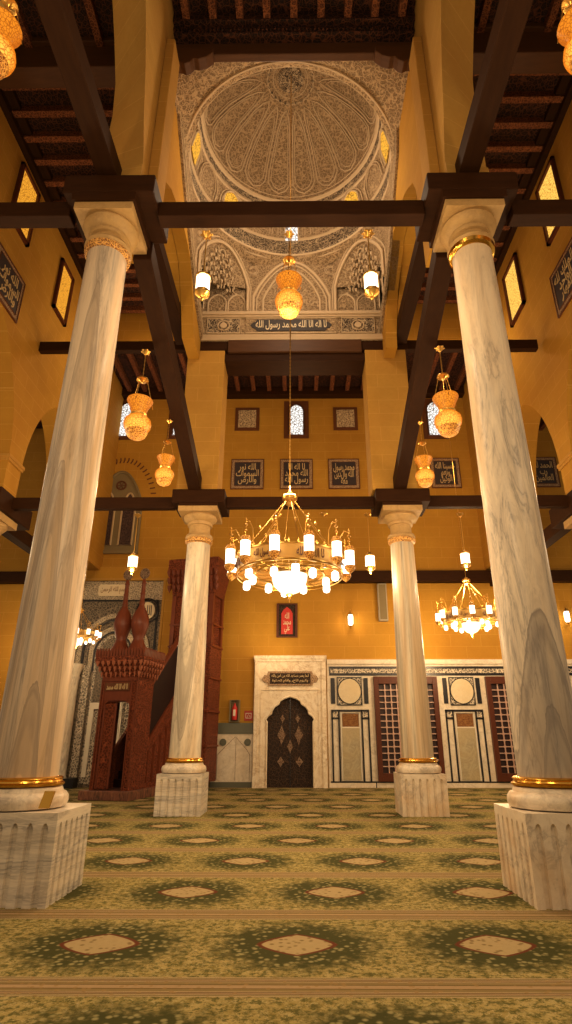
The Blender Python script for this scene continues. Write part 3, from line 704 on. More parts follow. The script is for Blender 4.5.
for xa, xb, z_, w_ in ((-7.2, -3.2, 15.95, 'left'), (3.0, 6.75, 16.3, 'right')):
    m = MB(); m.box(xa, xb, 7.85, 8.3, z_ - .85, z_ + .05); m.box(xa, xb, 7.75, 8.35, z_ - .12, z_ + .04)
    o = m.build('ceiling_girder', 'beambrown', bevel=.02); tag(o, 'broad brown timber girder across the %s aisle ceiling' % w_, 'beam')
    m = MB(); e = xb if w_ == 'left' else xa; sg = -1 if w_ == 'left' else 1
    for j in (0, .22):
        m.prism([(e, z_ - 1.1), (e + sg * .12, z_ - .95), (e + sg * .3, z_ - .85), (e, z_ - .85)], 'y', 7.75 + j, 7.9 + j)
    m.build('bracket', 'beam', o)
    # dark cornice along the aisle wall head
    m = MB(); ex = -7.2 if w_ == 'left' else 6.75; s2 = 1 if w_ == 'left' else -1
    a_, b_ = sorted((ex, ex + s2 * .38)); m.box(a_, b_, 2, 16.6, z_ - .12, z_ + .02); a_, b_ = sorted((ex, ex + s2 * .16)); m.box(a_, b_, 2, 16.6, z_ - .3, z_ - .1)
    m.build('trim_5_' + w_, 'beamY', struct=True)
# nave front cornice before the dome
m = MB(); m.box(-2.40, 2.28, 6.9, 7.05, 13.78, 14.12); o = m.build('nave_cornice_beam', 'beambrown', bevel=.02); tag(o, 'reddish brown timber beam across the nave at the front edge of the dome', 'beam')
m = MB(); m.box(-2.40, 2.28, 6.72, 7.0, 14.12, 14.3); m.box(-2.40, 2.28, 6.6, 6.95, 14.3, 14.55)
for i in range(60):
    x = -2.4 + i * .078; m.box(x, x + .04, 6.68, 6.73, 14.16, 14.24)
m.build('trim_6', 'ceil', struct=True)
# far opening head under the dome frieze
m = MB(); m.box(-1.90, 1.72, 12.55, 12.9, 11.1, 11.5); o = m.build('nave_cornice_beam', 'beambrown', bevel=.02); tag(o, 'brown timber beam under the dome frieze, between the two far stone piers', 'beam')
m = MB(); m.box(-1.97, 1.79, 12.62, 13.3, 10.86, 11.1); m.build('trim_7', 'beam', struct=True)
m = MB(); m.box(-7.2, 6.75, 19.6, 19.95, 14.45, 14.8); m.build('trim_8', 'beam', struct=True)
# sandstone spandrel across the aisles behind the upper ties
for xa, xb, w_ in ((-7.2, -2.9, 'left'), (2.8, 6.75, 'right')):
    c = (xa + xb) / 2; e = .55
    poly = [(xa, 14.0), (xa + .12, 14.45), (xa + e, 14.72), (xb - e, 14.72), (xb - .12, 14.45), (xb, 14.0), (xb, 16.5), (xa, 16.5)]
    m = MB().prism(poly, 'y', 16.6, 16.9); m.build('wall_cross_' + w_, 'stoneX', struct=True)
m = MB(); m.box(-2.9, 2.8, 16.6, 16.9, 14.72, 17); m.build('wall_cross_nave', 'stoneX', struct=True)

# ---------------------------------------------------------------- aisle side walls with arches
def side_wall(name, xa, xb, za, arch1, arch2):
    # two arched openings: front bay and back bay
    o1 = [(1.0, 16.6), (1.0, 9.0)]
    poly = [(0.8, 16.7), (.8, 9)] + arch1 + arch2 + [(19.95, 16.7)]
    m = MB().prism(poly, 'x', xa, xb); return m.build(name, 'stoneY', struct=True)
def parch(y0, y1, zb, zs, za, n=12):
    pts = []; c = (y0 + y1) / 2; h = (y1 - y0) / 2
    for i in range(n + 1):
        t = i / n; pts.append((y0 + h * (1 - cos(t * pi / 2) ** 1.0 if False else 1 - (1 - t) ** 1), zs + (za - zs) * sin(t * pi / 2) ** .8))
    return pts
def ptd(y0, y1, zs, za, n=12):
    # pointed arch from springing to springing
    h = (y1 - y0) / 2; L_ = []
    for i in range(n + 1):
        t = i / n; L_.append((y0 + h * (1 - cos(t * 1.15)) / (1 - cos(1.15)) if True else 0, zs + (za - zs) * sin(t * 1.15) / sin(1.15)))
    return L_
for nm, xa, xb in (('wall_left_aisle', -7.9, -7.2), ('wall_right_aisle', 6.75, 7.4)):
    a1 = [(4.2, 7.1)] + [(4.2 + 4.1 * (1 - cos(i / 12 * 1.2)) / (1 - cos(1.2)), 7.9 + 4.7 * sin(i / 12 * 1.2) / sin(1.2)) for i in range(13)]
    a1 += [(12.5 - 4.2 * (1 - cos(i / 12 * 1.2)) / (1 - cos(1.2)), 7.9 + 4.7 * sin(i / 12 * 1.2) / sin(1.2)) for i in range(11, -1, -1)] + [(12.52, 7.1)]
    a2 = [(13.2, 7.1)] + [(13.2 + 1.5 * (1 - cos(i / 12 * 1.2)) / (1 - cos(1.2)), 7.8 + 2.95 * sin(i / 12 * 1.2) / sin(1.2)) for i in range(13)]
    a2 += [(16.2 - 1.5 * (1 - cos(i / 12 * 1.2)) / (1 - cos(1.2)), 7.8 + 2.95 * sin(i / 12 * 1.2) / sin(1.2)) for i in range(11, -1, -1)] + [(16.2, 7.1), (19.95, 7.1)]
    m = MB().prism([(1.0, 16.6), (1.0, 7.1)] + a1 + a2 + [(19.95, 16.6)], 'x', xa, xb); m.build(nm, 'stoneY', struct=True)
    # impost moulding of the pier over the aisle column
    m = MB(); m.box(xa - .03, xb + .03, 12.47, 13.25, 7.84, 7.98); m.box(xa - .05, xb + .05, 12.45, 13.27, 7.92, 8.0); m.build('trim_9' + nm[4:10], 'stoneP', struct=True)
    # raised string course running up over the arches
    s_ = 1 if xa < 0 else -1; xf = xb if xa < 0 else xa
# windows in the side walls
def side_window(i, x, y0, y1, z0, z1, mat, s):
    w = thing('window_%d' % i, '', '', (x, (y0 + y1) / 2, z0), struct=True); h = (y1 - y0) / 2; H = z1 - z0
    MB().box(min(0, s * .03), max(0, s * .03), -h + .08, h - .08, .08, H - .08).build('window_pane', mat, w)
    mm = MB(); a_, b_ = sorted((0, s * .09))
    for q_ in ((-h, -h + .09, 0, H), (h - .09, h, 0, H), (-h, h, 0, .09), (-h, h, H - .09, H)): mm.box(a_, b_, *q_)
    mm.build('window_frame', 'windowwood', w)
side_window(1, -7.2, 10.25, 11.25, 13.5, 15.4, 'winamber', 1)
side_window(2, -7.2, 13.05, 13.95, 13.15, 15.0, 'winamber', 1)
side_window(3, 6.75, 10.4, 11.48, 13.65, 15.65, 'winbright', -1)
side_window(4, 6.75, 13.3, 14.4, 13.4, 15.35, 'winbright', -1)

# inscription panels -----------------------------------------------------------
def call_panel(x, y, z, w, h, lines, label, rz=0, group=None):
    p = thing('inscription_panel', label, 'inscription', (x, y, z), rz)
    b = .13
    MB().box(-w / 2, w / 2, -.03, 0, 0, h).build('border', 'panelborder', p)
    MB().box(-w / 2 + b, w / 2 - b, -.045, -.03, b, h - b).build('ground', 'ink', p)
    mm = MB(); mm.band([(-w / 2, 0), (w / 2, 0), (w / 2, h), (-w / 2, h)], 'y', .04, -.05, 0, True); mm.band([(-w / 2 + b, b), (w / 2 - b, b), (w / 2 - b, h - b), (-w / 2 + b, h - b)], 'y', .02, -.055, -.03, True); mm.build('frame', 'panelwood', p)
    # interlaced calligraphy: tall strokes, bowls and a letter line
    letters(lines, w - 2 * b - .10, h - 2 * b - .10, 'lettergold', p, (0, -.05, h / 2))
    return p
bwh = (1.25, 1.26)
call_panel(-1.99, B, 10.38, 1.25, 1.26, ['الله نور', 'السموات', 'والارض'], 'square dark inscription panel, left of the three above the big chandelier')
call_panel(-.08, B, 10.38, 1.25, 1.26, ['لا اله الا', 'الله محمد', 'رسول الله'], 'square dark inscription panel behind the chandelier chain, middle of the three')
call_panel(1.77, B, 10.38, 1.18, 1.26, ['محمد رسول', 'الله والذين', 'معه'], 'square dark inscription panel, right of the three above the big chandelier')
call_panel(5.71, B, 10.40, 1.12, 1.26, ['حسبنا الله', 'ونعم', 'الوكيل'], 'square dark inscription panel left of the near right column, above the tie beam')
call_panel(9.5, B, 10.42, 1.12, 1.26, ['الحمد لله', 'رب', 'العالمين'], 'square dark inscription panel seen through the pointed arch at the right edge')
call_panel(-7.2, 10.85, 11.25, 1.35, 1.25, ['الله نور', 'السموات', 'والارض'], 'dark inscription panel on the left aisle wall beneath the amber windows', R(90))
call_panel(6.75, 11.05, 11.5, 1.4, 1.3, ['الملك لله', 'الواحد', 'القهار'], 'dark inscription panel on the right aisle wall beneath the bright windows', R(-90))
for x, lab in ((-2.07, 'small carved star panel left of the arched window above the inscriptions'), (1.91, 'small carved star panel right of the arched window above the inscriptions')):
    p = thing('star_panel', lab, 'panel', (x, B, 12.95)); w, h = .98, 1.06
    MB().box(-w / 2, w / 2, -.04, 0, 0, h).build('frame', 'panelwood', p)
    MB().box(-w / 2 + .13, w / 2 - .13, -.06, -.04, .13, h - .13).build('field', 'starpanel', p)

# ---------------------------------------------------------------- back wall
m = MB(); m.box(-12, 12, B, B + .3, 0, 17); m.build('wall_back', 'stoneX', struct=True)
def back_window(i, x, z0, w, h):
    t_ = thing('window_%d' % i, '', '', (x, B, z0), struct=True)
    MB().box(-w / 2 - .2, w / 2 + .2, -.04, 0, -.16, h + .2).build('window_surround', 'panelwood', t_)
    pl = round_arch(-w / 2, w / 2, 0, h - w / 2, 12, .1)
    MB().prism(pl, 'y', -.06, -.041).build('window_pane', 'winwhite', t_)
    mm = MB(); mm.tube([(a, -.06, b) for a, b in pl], .035, 5); mm.build('window_frame', 'beambrown', t_)
back_window(5, -.08, 12.75, .60, 1.36)
back_window(6, -6.98, 12.72, .72, 1.5)
back_window(7, -4.72, 12.75, .68, 1.5)
back_window(8, 5.52, 12.7, .60, 1.5)
# twin lancet window with rosette and voussoir ring
wt = thing('window_9', '', '', (-6.82, B, 7.85), struct=True)
o_ = arch(-.90, .82, 0, 1.9, 3.25, 10, .8)
MB().prism(o_, 'y', -.03, 0).build('window_surround', 'greystone', wt)
mm = MB(); mm.tube([(a, -.05, b) for a, b in o_], .06, 6); mm.box(-.96, .88, -.1, 0, -.08, .05); mm.build('window_frame', 'greystone', wt, True)
for c_ in (-.42, .36):
    pl = arch(c_ - .25, c_ + .25, .25, 1.7, 2.35, 8, .8)
    MB().prism(pl, 'y', -.045, -.031).build('window_pane', 'windark', wt)
    mm = MB(); mm.tube([(a, -.05, b) for a, b in pl] , .04, 5, True); mm.build('lancet_moulding', 'cream', wt, True)
mm = MB(); mm.lathe([(.18, 0)], seg=20) if False else None
mm.tube([(-.03 + .17 * cos(a * pi / 8), -.05, 2.68 + .17 * sin(a * pi / 8)) for a in range(16)], .035, 5, True)
for a in range(6): mm.tube([(-.03, -.05, 2.68), (-.03 + .15 * cos(a * pi / 3), -.05, 2.68 + .15 * sin(a * pi / 3))], .015, 4)
mm.build('rosette', 'panelwood', wt, True)
mm = MB()
for i in range(27):
    a = pi * (i + .5) / 27; rx_, rz_ = 1.42, 2.15; c1 = (-.03 + rx_ * cos(a), 1.75 + rz_ * sin(a)); c2 = (-.03 + (rx_ - .2) * cos(a + .03), 1.75 + (rz_ - .22) * sin(a + .03))
    mm.band([c1, ((c1[0] + c2[0]) / 2 + .02, (c1[1] + c2[1]) / 2), c2], 'y', .05, -.012, 0)
mm.build('voussoir_ring', 'panelwood', wt)

# mihrab ---------------------------------------------------------------------
mt = thing('mihrab', 'tall mosaic prayer niche with nested arches in the back wall behind the minbar', 'mihrab', (-6.45, B, 0))
MB().box(-1.75, 1.62, -.10, 0, 0, 6.72).build('mosaic_panel', 'mosaic', mt)
mm = MB(); mm.box(-2.05, 1.98, -.16, 0, 6.72, 7.25); mm.box(1.62, 1.98, -.16, 0, 0, 6.72); mm.box(-2.05, -1.75, -.16, 0, 0, 6.72); mm.build('amber_surround', 'stoneX', mt)
mm = MB(); mm.box(-1.9, 1.75, -.19, -.16, 6.72, 6.80); mm.box(1.60, 1.68, -.19, -.1, 0, 6.72); mm.build('surround_moulding', 'stoneP', mt)
MB().box(-1.75, 1.62, -.12, -.10, 6.02, 6.70).build('top_band', 'mosaic2', mt)
mm = MB(); mm.band([(-1.70, 6.0), (1.45, 6.0), (1.45, 0.2)], 'y', .07, -.14, -.1); mm.build('dark_fillet', 'black', mt)
mm = MB(); mm.prism([(-.72, 6.22), (-.66, 6.16), (.30, 6.16), (.36, 6.22), (.36, 6.52), (.30, 6.58), (-.66, 6.58), (-.72, 6.52)], 'y', -.15, -.12); mm.build('plaque', 'lettercream', mt)
letters(['بسم الله الرحمن'], .9, .28, 'panelborder', mt, (-.18, -.152, 6.37))
for Rm, wd, mat_, nm in ((1.16, .16, 'mosaic2', 'outer_arch'), (1.02, .05, 'black', 'arch_line'), (.90, .12, 'mosaic', 'middle_arch'), (.74, .16, 'mosaic2', 'inner_arch'), (.63, .04, 'black', 'inner_arch_line')):
    pl = round_arch(-Rm + .05, Rm + .05, 3.55, 4.2, 20, .08)
    mm = MB(); mm.band(pl, 'y', wd, -.16, -.1); mm.build(nm, mat_, mt)
pl = round_arch(-.55, .65, .1, 4.15, 20, .08)
MB().prism(pl, 'y', -.13, -.101).build('niche_back', 'mosaicbw', mt)
MB().prism(round_arch(-.45, .55, 2.3, 4.15, 20, .08), 'y', -.14, -.131).build('niche_hood', 'mosaic', mt)
for x in (-1.08, 1.15):
    mm = MB().lathe([(.20, 0), (.20, .25), (.15, .35), (.145, 3.25), (.17, 3.3), (.17, 3.36), (.15, 3.4), (.22, 3.62), (.24, 3.66), (.24, 3.78)], (x, -.3, 0), 20); mm.build('colonnette', 'marbleFL', mt, True)
    MB().box(x + (.22 if x < 0 else -.46), x + (.46 if x < 0 else -.22), -.2, -.1, .3, 3.75).build('mosaic_strip', 'mosaicbw', mt)
    MB().box(x - .3, x + .48 if x < 0 else x + .3, -.5, -.1, 0, .28).build('black_foot', 'black', mt)
mm = MB(); mm.box(-.5, .6, -.17, -.14, 2.35, 2.55); mm.box(-.5, -.35, -.17, -.14, 0.3, 2.35); mm.box(.45, .6, -.17, -.14, .3, 2.35); mm.build('niche_frame', 'white', mt)
mr = thing('roundel', 'white round calligraphy roundel on the mosaic wall right of the minbar finials', 'roundel', (-5.32, B - .20, 5.62))
mm = MB(); mm.prism([(.26 * cos(a * pi / 12), .30 * sin(a * pi / 12)) for a in range(24)], 'y', -.03, 0); mm.build('disc', 'lettercream', mr)
letters(['الله'], .3, .36, 'ink', mr, (0, -.035, 0))
mm = MB(); mm.tube([(.38 * cos(a * pi / 12), -.02, .42 * sin(a * pi / 12)) for a in range(24)], .03, 5, True); mm.build('dark_ring', 'black', mr)

# marble dado left of the door -------------------------------------------------
dl = thing('marble_dado', 'pale marble dado panels with two dark round bosses, left of the marble doorway', 'wall panel', (-2.1, B - .01, 0))
MB().box(-.75, .58, -.06, 0, .16, 1.58).build('panels', 'dadomarble', dl)
MB().box(-.75, .58, -.08, 0, 1.58, 1.92).build('green_band', 'greenband', dl)
MB().box(-.75, .58, -.08, 0, 0, .16).build('base', 'greenband', dl)
for x in (-.38, .42):
    mm = MB().prism([(x + .11 * cos(a * pi / 10), 1.33 + .11 * sin(a * pi / 10)) for a in range(20)], 'y', -.09, -.06); mm.build('boss', 'greenband', dl)
mm = MB()
for x0, x1 in ((-.68, .0), (.04, .54)): mm.tube([(x0, -.062, .2), (x0, -.062, 1.45)], .004, 4)
mm.tube([(-.55, -.062, .2), (-.55, -.062, .95), (-.4, -.062, 1.1), (.02, -.062, 1.5), (.40, -.062, 1.1), (.5, -.062, .95), (.5, -.062, .2)], .006, 4)
mm.build('inlay_line', 'panelwood', dl)
fe = thing('fire_extinguisher', 'red fire extinguisher in a dark cabinet above the green marble band', 'fire extinguisher', (-2.14, B, 1.95))
mm = MB(); mm.band([(-.15, 0), (.15, 0), (.15, .68), (-.15, .68)], 'y', .05, -.14, 0, True); mm.box(-.15, .15, -.01, 0, 0, .68); mm.build('cabinet', 'greystone', fe)
MB().lathe([(.09, .06), (.095, .1), (.095, .42), (.05, .5), (.03, .54), (.03, .58)], (0, -.09, 0), 16).build('cylinder', 'red', fe, True)
MB().box(-.04, .04, -.19, -.18, .18, .38).build('tag', 'white', fe)
ws = thing('safety_sign', 'small red and white square sign beside the fire extinguisher', 'sign', (-1.68, B, 1.99))
MB().box(-.14, .14, -.02, 0, 0, .31).build('plate', 'redtile', ws)
mm = MB(); mm.band([(-.09, .08), (.09, .08), (.09, .23), (-.09, .23)], 'y', .025, -.03, -.02, True); mm.tube([(-.05, -.03, .1), (.0, -.03, .2), (.05, -.03, .12)], .01, 4); mm.build('symbol', 'white', ws)

# marble doorway -----------------------------------------------------------------
ds = thing('marble_doorway', 'tall white veined marble door surround with a lobed arch and a dark inscription plaque', 'doorway', (-.30, B - .01, 0))
hw = 1.20; oa = [(-.76, 0), (-.76, 1.95), (-.80, 2.02), (-.74, 2.12), (-.62, 2.2), (-.60, 2.3), (-.52, 2.42), (-.38, 2.5), (-.34, 2.6), (-.2, 2.68), (0, 2.74), (.2, 2.68), (.34, 2.6), (.38, 2.5), (.52, 2.42), (.60, 2.3), (.62, 2.2), (.74, 2.12), (.80, 2.02), (.76, 1.95), (.76, 0)]
MB().prism([(-hw, 0)] + oa + [(hw, 0), (hw, 3.95), (-hw, 3.95)], 'y', -.22, 0).build('surround', 'whitemarble', ds)
mm = MB(); mm.tube([(a, -.22, b) for a, b in oa], .035, 6); mm.box(-hw - .03, hw + .03, -.27, 0, 3.95, 4.06); mm.box(-hw - .01, hw + .01, -.245, 0, 3.86, 3.95); mm.band([(-.95, 0), (-.95, 2.95), (.95, 2.95), (.95, 0)], 'y', .04, -.245, -.22)
mm.box(-1.18, -1.05, -.26, -.22, 0, 3.8); mm.box(1.05, 1.18, -.26, -.22, 0, 3.8); mm.build('mouldings', 'whitemarble', ds)
cp = [(-.95, 3.3), (-.86, 3.42), (-.78, 3.42), (-.74, 3.54), (.74, 3.54), (.78, 3.42), (.86, 3.42), (.95, 3.3), (.86, 3.18), (.78, 3.18), (.74, 3.08), (-.74, 3.08), (-.78, 3.18), (-.86, 3.18)]
MB().prism(cp, 'y', -.26, -.22).build('plaque', 'panelborder', ds)
MB().box(-.68, .68, -.27, -.26, 3.14, 3.48).build('plaque_ground', 'doorwood', ds)
letters(['انما يعمر مساجد الله من امن بالله'], 1.25, .12, 'lettergold', ds, (0, -.272, 3.39)); letters(['واليوم الاخر واقام الصلوة'], 1.2, .12, 'lettergold', ds, (0, -.272, 3.23))
dr = thing('door_1', '', '', (-.30, B - .05, 0), struct=True)
MB().prism(oa, 'y', -.04, .04).build('door_leaf', 'doorwood', dr)
MB().box(-.012, .012, -.06, -.04, 0, 2.7).build('door_gap', 'black', dr)
for sx in (-1, 1):
    for x, z, a, b in ((.28, 1.55, .14, .30), (.0, 1.2, .10, .22), (.30, .75, .12, .16), (.25, 2.05, .08, .14)):
        if x == 0 and sx < 0: continue
        x_ = sx * x
        dd = [(x_, z + b), (x_ + a * .45, z + b * .45), (x_ + a, z), (x_ + a * .45, z - b * .45), (x_, z - b), (x_ - a * .45, z - b * .45), (x_ - a, z), (x_ - a * .45, z + b * .45)]
        MB().prism(dd, 'y', -.065, -.04).build('inlay_medallion', 'doorinlay', dr)

# dado right of the door -------------------------------------------------
dw = thing('marble_wall_panelling', 'long pale marble wall panelling with black inlaid patterned border right of the doorway', 'wall panel', (5.0, B, 0))
MB().box(-4.06, 4.6, -.04, 0, 0.0, 3.92).build('field', 'dadomarble', dw)
mm = MB(); mm.box(-4.06, 4.6, -.10, 0, 3.80, 3.95); mm.box(-4.06, 4.6, -.09, 0, 0, .14); mm.build('cornice_and_base', 'dadomarble', dw)
MB().box(-3.98, 4.6, -.06, -.04, 3.42, 3.72).build('border_ground', 'black', dw)
MB().box(-3.94, 4.6, -.07, -.06, 3.50, 3.64).build('border_pattern', 'mosaicbw', dw)
mm = MB(); mm.box(-4.0, 4.6, -.095, -.04, .14, .18)
for x in (-2.58, 1.9): mm.box(x, x + .03, -.095, -.04, .0, .16)
mm.build('black_base_line', 'black', dw)
def panel(x0, lab):
    p = thing('inlaid_marble_bay', lab, 'wall panel', (x0, B - .04, 0)); W = 1.25
    mm = MB()
    for a, b in ((0, .14), (W - .14, W)): MB().box(a, b, -.03, 0, 2.52, 3.34).build('dark_slip', 'black', p)
    MB().box(.22, W - .22, -.03, 0, 2.48, 3.36).build('roundel_ground', 'mosaicbw', p)
    mm = MB(); mm.band([(.22, 2.48), (W - .22, 2.48), (W - .22, 3.36), (.22, 3.36)], 'y', .035, -.045, 0, True); mm.build('roundel_frame', 'black', p)
    cx = W / 2; mm = MB(); mm.prism([(cx + .385 * cos(a * pi / 18), 2.92 + .405 * sin(a * pi / 18)) for a in range(36)], 'y', -.05, -.03); mm.build('round_disc', 'discmarble', p)
    mm = MB(); mm.tube([(cx + .39 * cos(a * pi / 18), -.045, 2.92 + .41 * sin(a * pi / 18)) for a in range(36)], .018, 5, True); mm.build('disc_rim', 'black', p)
    mm = MB()
    for x in (-.0, .22, W - .27, W - .05): mm.box(x, x + .05, -.045, 0, .18, 2.32)
    mm.box(0, W, -.045, 0, 2.27, 2.33); mm.box(0, .27, -.045, 0, 2.04, 2.08); mm.box(W - .27, W, -.045, 0, 2.04, 2.08); mm.build('black_frame', 'black', p)
    for x in (.05, W - .22): MB().box(x, x + .17, -.03, 0, 2.09, 2.27).build('corner_mosaic', 'mosaicbw', p)
    MB().box(.34, W - .34, -.04, 0, .22, 1.76).build('grey_slab', 'greymarble', p)
    MB().box(.36, W - .36, -.04, 0, 1.80, 2.20).build('porphyry_slab', 'porphyry', p)
    mm = MB(); mm.band([(.32, .2), (W - .32, .2), (W - .32, 2.23), (.32, 2.23)], 'y', .03, -.05, 0, True); mm.box(.33, W - .33, -.05, 0, 1.76, 1.80); mm.build('pale_fillet', 'white', p)
panel(1.06, 'inlaid marble panel with round disc between the doorway and the first lattice window')
panel(4.82, 'inlaid marble panel with round disc between the two lattice windows')
def grille(x0, x1, lab):
    p = thing('lattice_window', lab, 'window', (x0, B - .04, 0)); W = x1 - x0
    MB().box(0, W, -.02, 0, .18, 3.38).build('recess', 'winback', p)
    mm = MB(); 
    for a, b, c, d in ((0, .16, .18, 3.38), (W - .16, W, .18, 3.38), (.16, W - .16, .18, .42), (.16, W - .16, 3.14, 3.38)): mm.box(a, b, -.14, 0, c, d)
    mm.build('frame', 'windowwood', p, bevel=.008)
    n = int(round((W - .32) / .205)); m2 = MB()
    for i in range(1, n): x = .16 + (W - .32) * i / n; m2.box(x - .018, x + .018, -.10, -.07, .42, 3.14)
    for i in range(1, 14): z = .42 + 2.72 * i / 14; m2.box(.16, W - .16, -.09, -.06, z - .016, z + .016)
    for i in range(1, n):
        for j in range(1, 14): 
            x = .16 + (W - .32) * i / n; z = .42 + 2.72 * j / 14; m2.box(x - .032, x + .032, -.11, -.055, z - .032, z + .032)
    m2.build('lattice', 'lattice', p)
grille(2.50, 4.62, 'red-brown wooden lattice window behind the far right column')
grille(6.25, 8.3, 'red-brown wooden lattice window beside the near right column')

# wall-mounted things ----------------------------------------------------------
pf = thing('framed_calligraphy', 'dark framed red calligraphy picture on the wall above the doorway', 'picture', (-.42, B, 4.70))
mm = MB(); mm.band([(-.33, .03), (.33, .03), (.33, 1.18), (-.33, 1.18)], 'y', .09, -.06, 0, True); mm.build('frame', 'windowwood', pf)
MB().box(-.32, .32, -.03, 0, .04, 1.17).build('mount', 'doorwood', pf)
MB().prism([(-.2, .12), (.2, .12), (.2, .85), (.12, .98), (0, 1.08), (-.12, .98), (-.2, .85)], 'y', -.045, -.03).build('red_print', 'red', pf)
letters(['الله', 'محمد', 'علي'], .28, .75, 'lettercream', pf, (0, -.05, .5))
sp_ = thing('wall_speaker', 'slim grey column loudspeaker on the amber wall under the long beam', 'loudspeaker', (2.96, B, 5.25))
MB().box(-.16, .16, -.2, 0, 0, 1.34).build('body', 'speaker', sp_, bevel=.02); MB().box(-.12, .12, -.21, -.2, .05, 1.29).build('grill', 'greystone', sp_)
def sconce(x, z, lab):
    s = thing('wall_sconce', lab, 'wall lamp', (x, B, z))
    mm = MB(); mm.lathe([(.01, 0), (.05, .04), (.06, .07)], (0, -.2, -.1), 12); mm.lathe([(.09, .36), (.06, .42), (.02, .50), (.01, .56)], (0, -.2, 0), 12); mm.tube([(0, 0, .2), (0, -.1, .1), (0, -.2, 0)], .015, 5); mm.box(-.04, .04, -.02, 0, .05, .3); mm.build('brass_fitting', 'brass', s, True)
    MB().lathe([(.06, 0), (.085, .05), (.09, .3), (.07, .36)], (0, -.2, 0), 14).build('glass_shade', 'glass', s, True)
    return s
sconce(1.80, 5.10, 'lit brass wall sconce right of the framed picture')
sconce(9.33, 5.2, 'lit brass wall sconce at the right edge behind the near right column')

# ---------------------------------------------------------------- minbar
mb = thing('minbar', 'carved red wooden minbar with twin bulbous finials and stairs rising to a tall kiosk', 'minbar', (-4.79, 15.75, 0), R(-13))
mm = MB(); mm.box(-.75, .62, -.15, 4.1, 0, .22); mm.build('stone_plinth', 'pinkstone', mb, bevel=.02)
for x0, x1, nm in ((-.53, -.45, 'post'), (.36, .53, 'post')):
    MB().box(x0, x1, 0, .9, .22, 2.95).build(nm, 'redwood', mb, bevel=.01)
mm = MB(); 
for x in (-.53, -.46, .36, .51): mm.box(x - .012, x + .022, -.02, .0, .22, 2.9)
mm.box(-.53, .53, -.02, 0, 2.86, 2.95); mm.build('post_fillets', 'redwood2', mb)
MB().box(-.45, .36, 0, .9, 2.38, 2.95).build('lintel', 'redwood2', mb)
MB().box(-.42, .30, -.03, 0, 2.62, 2.82).build('inscription_board', 'panelwood', mb)
letters(['لا اله الا الله محمد'], .62, .15, 'lettergold', mb, (-.06, -.032, 2.72))
mm = MB(); mm.prism([(-.45, 2.38), (-.45, 2.1), (-.40, 2.28), (-.3, 2.35), (.20, 2.35), (.31, 2.28), (.36, 2.1), (.36, 2.38)], 'y', .02, .12); mm.build('arch_head', 'redwood2', mb)
# open door leaf
mm = MB(); mm.box(0, .36, 0, .05, 0, 2.15); d1 = mm.build('door', 'redwood', mb); d1.location = (-.44, .05, .24); d1.rotation_euler = (0, 0, R(14))
mm = MB(); mm.band([(.03, .04), (.33, .04), (.33, 2.1), (.03, 2.1)], 'y', .05, -.015, 0, True); mm.build('door_frame', 'redwood2', d1)
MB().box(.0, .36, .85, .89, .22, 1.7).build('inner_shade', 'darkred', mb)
# cornice of stalactites and crenellation
mm = MB(); mm.loft([[(sx * a, sy_, z) for sx, sy_ in ((-1, y0), (1, y0), (1, y1), (-1, y1))] for a, y0, y1, z in ((.53, 0, .9, 2.95), (.56, -.03, .95, 3.1), (.64, -.1, 1.05, 3.25), (.72, -.18, 1.1, 3.36), (.72, -.18, 1.1, 3.5))]); mm.build('cornice', 'redwood', mb)
mm = MB()
for i in range(9):
    x = -.64 + 1.28 * i / 8
    for r_, (yy, z) in enumerate(((-.17, 3.38), (-.10, 3.24), (-.04, 3.1))): mm.lathe([(.055 - .01 * r_, 0), (.05 - .01 * r_, -.06), (.004, -.15)], (x * (1 - .06 * r_), yy, z), 6)
for i in range(8):
    y = -.1 + 1.1 * i / 7
    for r_, (xx, z) in enumerate(((.70, 3.38), (.63, 3.24), (.57, 3.1))): mm.lathe([(.055 - .01 * r_, 0), (.05 - .01 * r_, -.06), (.004, -.15)], (xx, y, z), 6)
mm.build('stalactites', 'redtip', mb, True)
mm = MB()
for i in range(17):
    x = -.70 + 1.40 * i / 16; mm.prism([(x - .03, 3.5), (x + .03, 3.5), (x + .035, 3.64), (x, 3.72), (x - .035, 3.64)], 'y', -.18, -.14)
for i in range(15):
    y = -.14 + 1.2 * i / 14; mm.prism([(y - .03, 3.5), (y + .03, 3.5), (y + .035, 3.64), (y, 3.72), (y - .035, 3.64)], 'x', .68, .72)
mm.box(-.70, .70, -.16, 1.08, 3.48, 3.52); mm.build('crenellation', 'redwood2', mb)
for x, y in ((-.38, .45), (.16, .45)):
    f = MB().lathe([(.36, 3.5), (.34, 3.62), (.24, 3.8), (.17, 3.95), (.14, 4.05), (.18, 4.18), (.245, 4.4), (.25, 4.5), (.23, 4.66), (.17, 4.82), (.10, 4.93), (.07, 5.02), (.085, 5.06), (.07, 5.1), (.06, 5.3), (.075, 5.34), (.06, 5.38), (.055, 5.62), (.075, 5.66), (.055, 5.7), (.04, 5.78)], (x, y, 0), 24).build('finial', 'redwood2', mb, True)
    mm = MB(); mm.tube([(x + .13 * cos(a * pi / 12), y, 5.95 + .14 * sin(a * pi / 12)) for a in range(24)], .028, 6, True); mm.tube([(x - .08, y, 5.95), (x + .08, y, 5.95)], .02, 5); mm.tube([(x, y, 5.85), (x, y, 6.05)], .02, 5); mm.prism([(x + .12 * cos(a * pi / 12), 5.95 + .13 * sin(a * pi / 12)) for a in range(24)], 'y', y - .008, y + .008); mm.build('crescent', 'doorinlay', f, True)
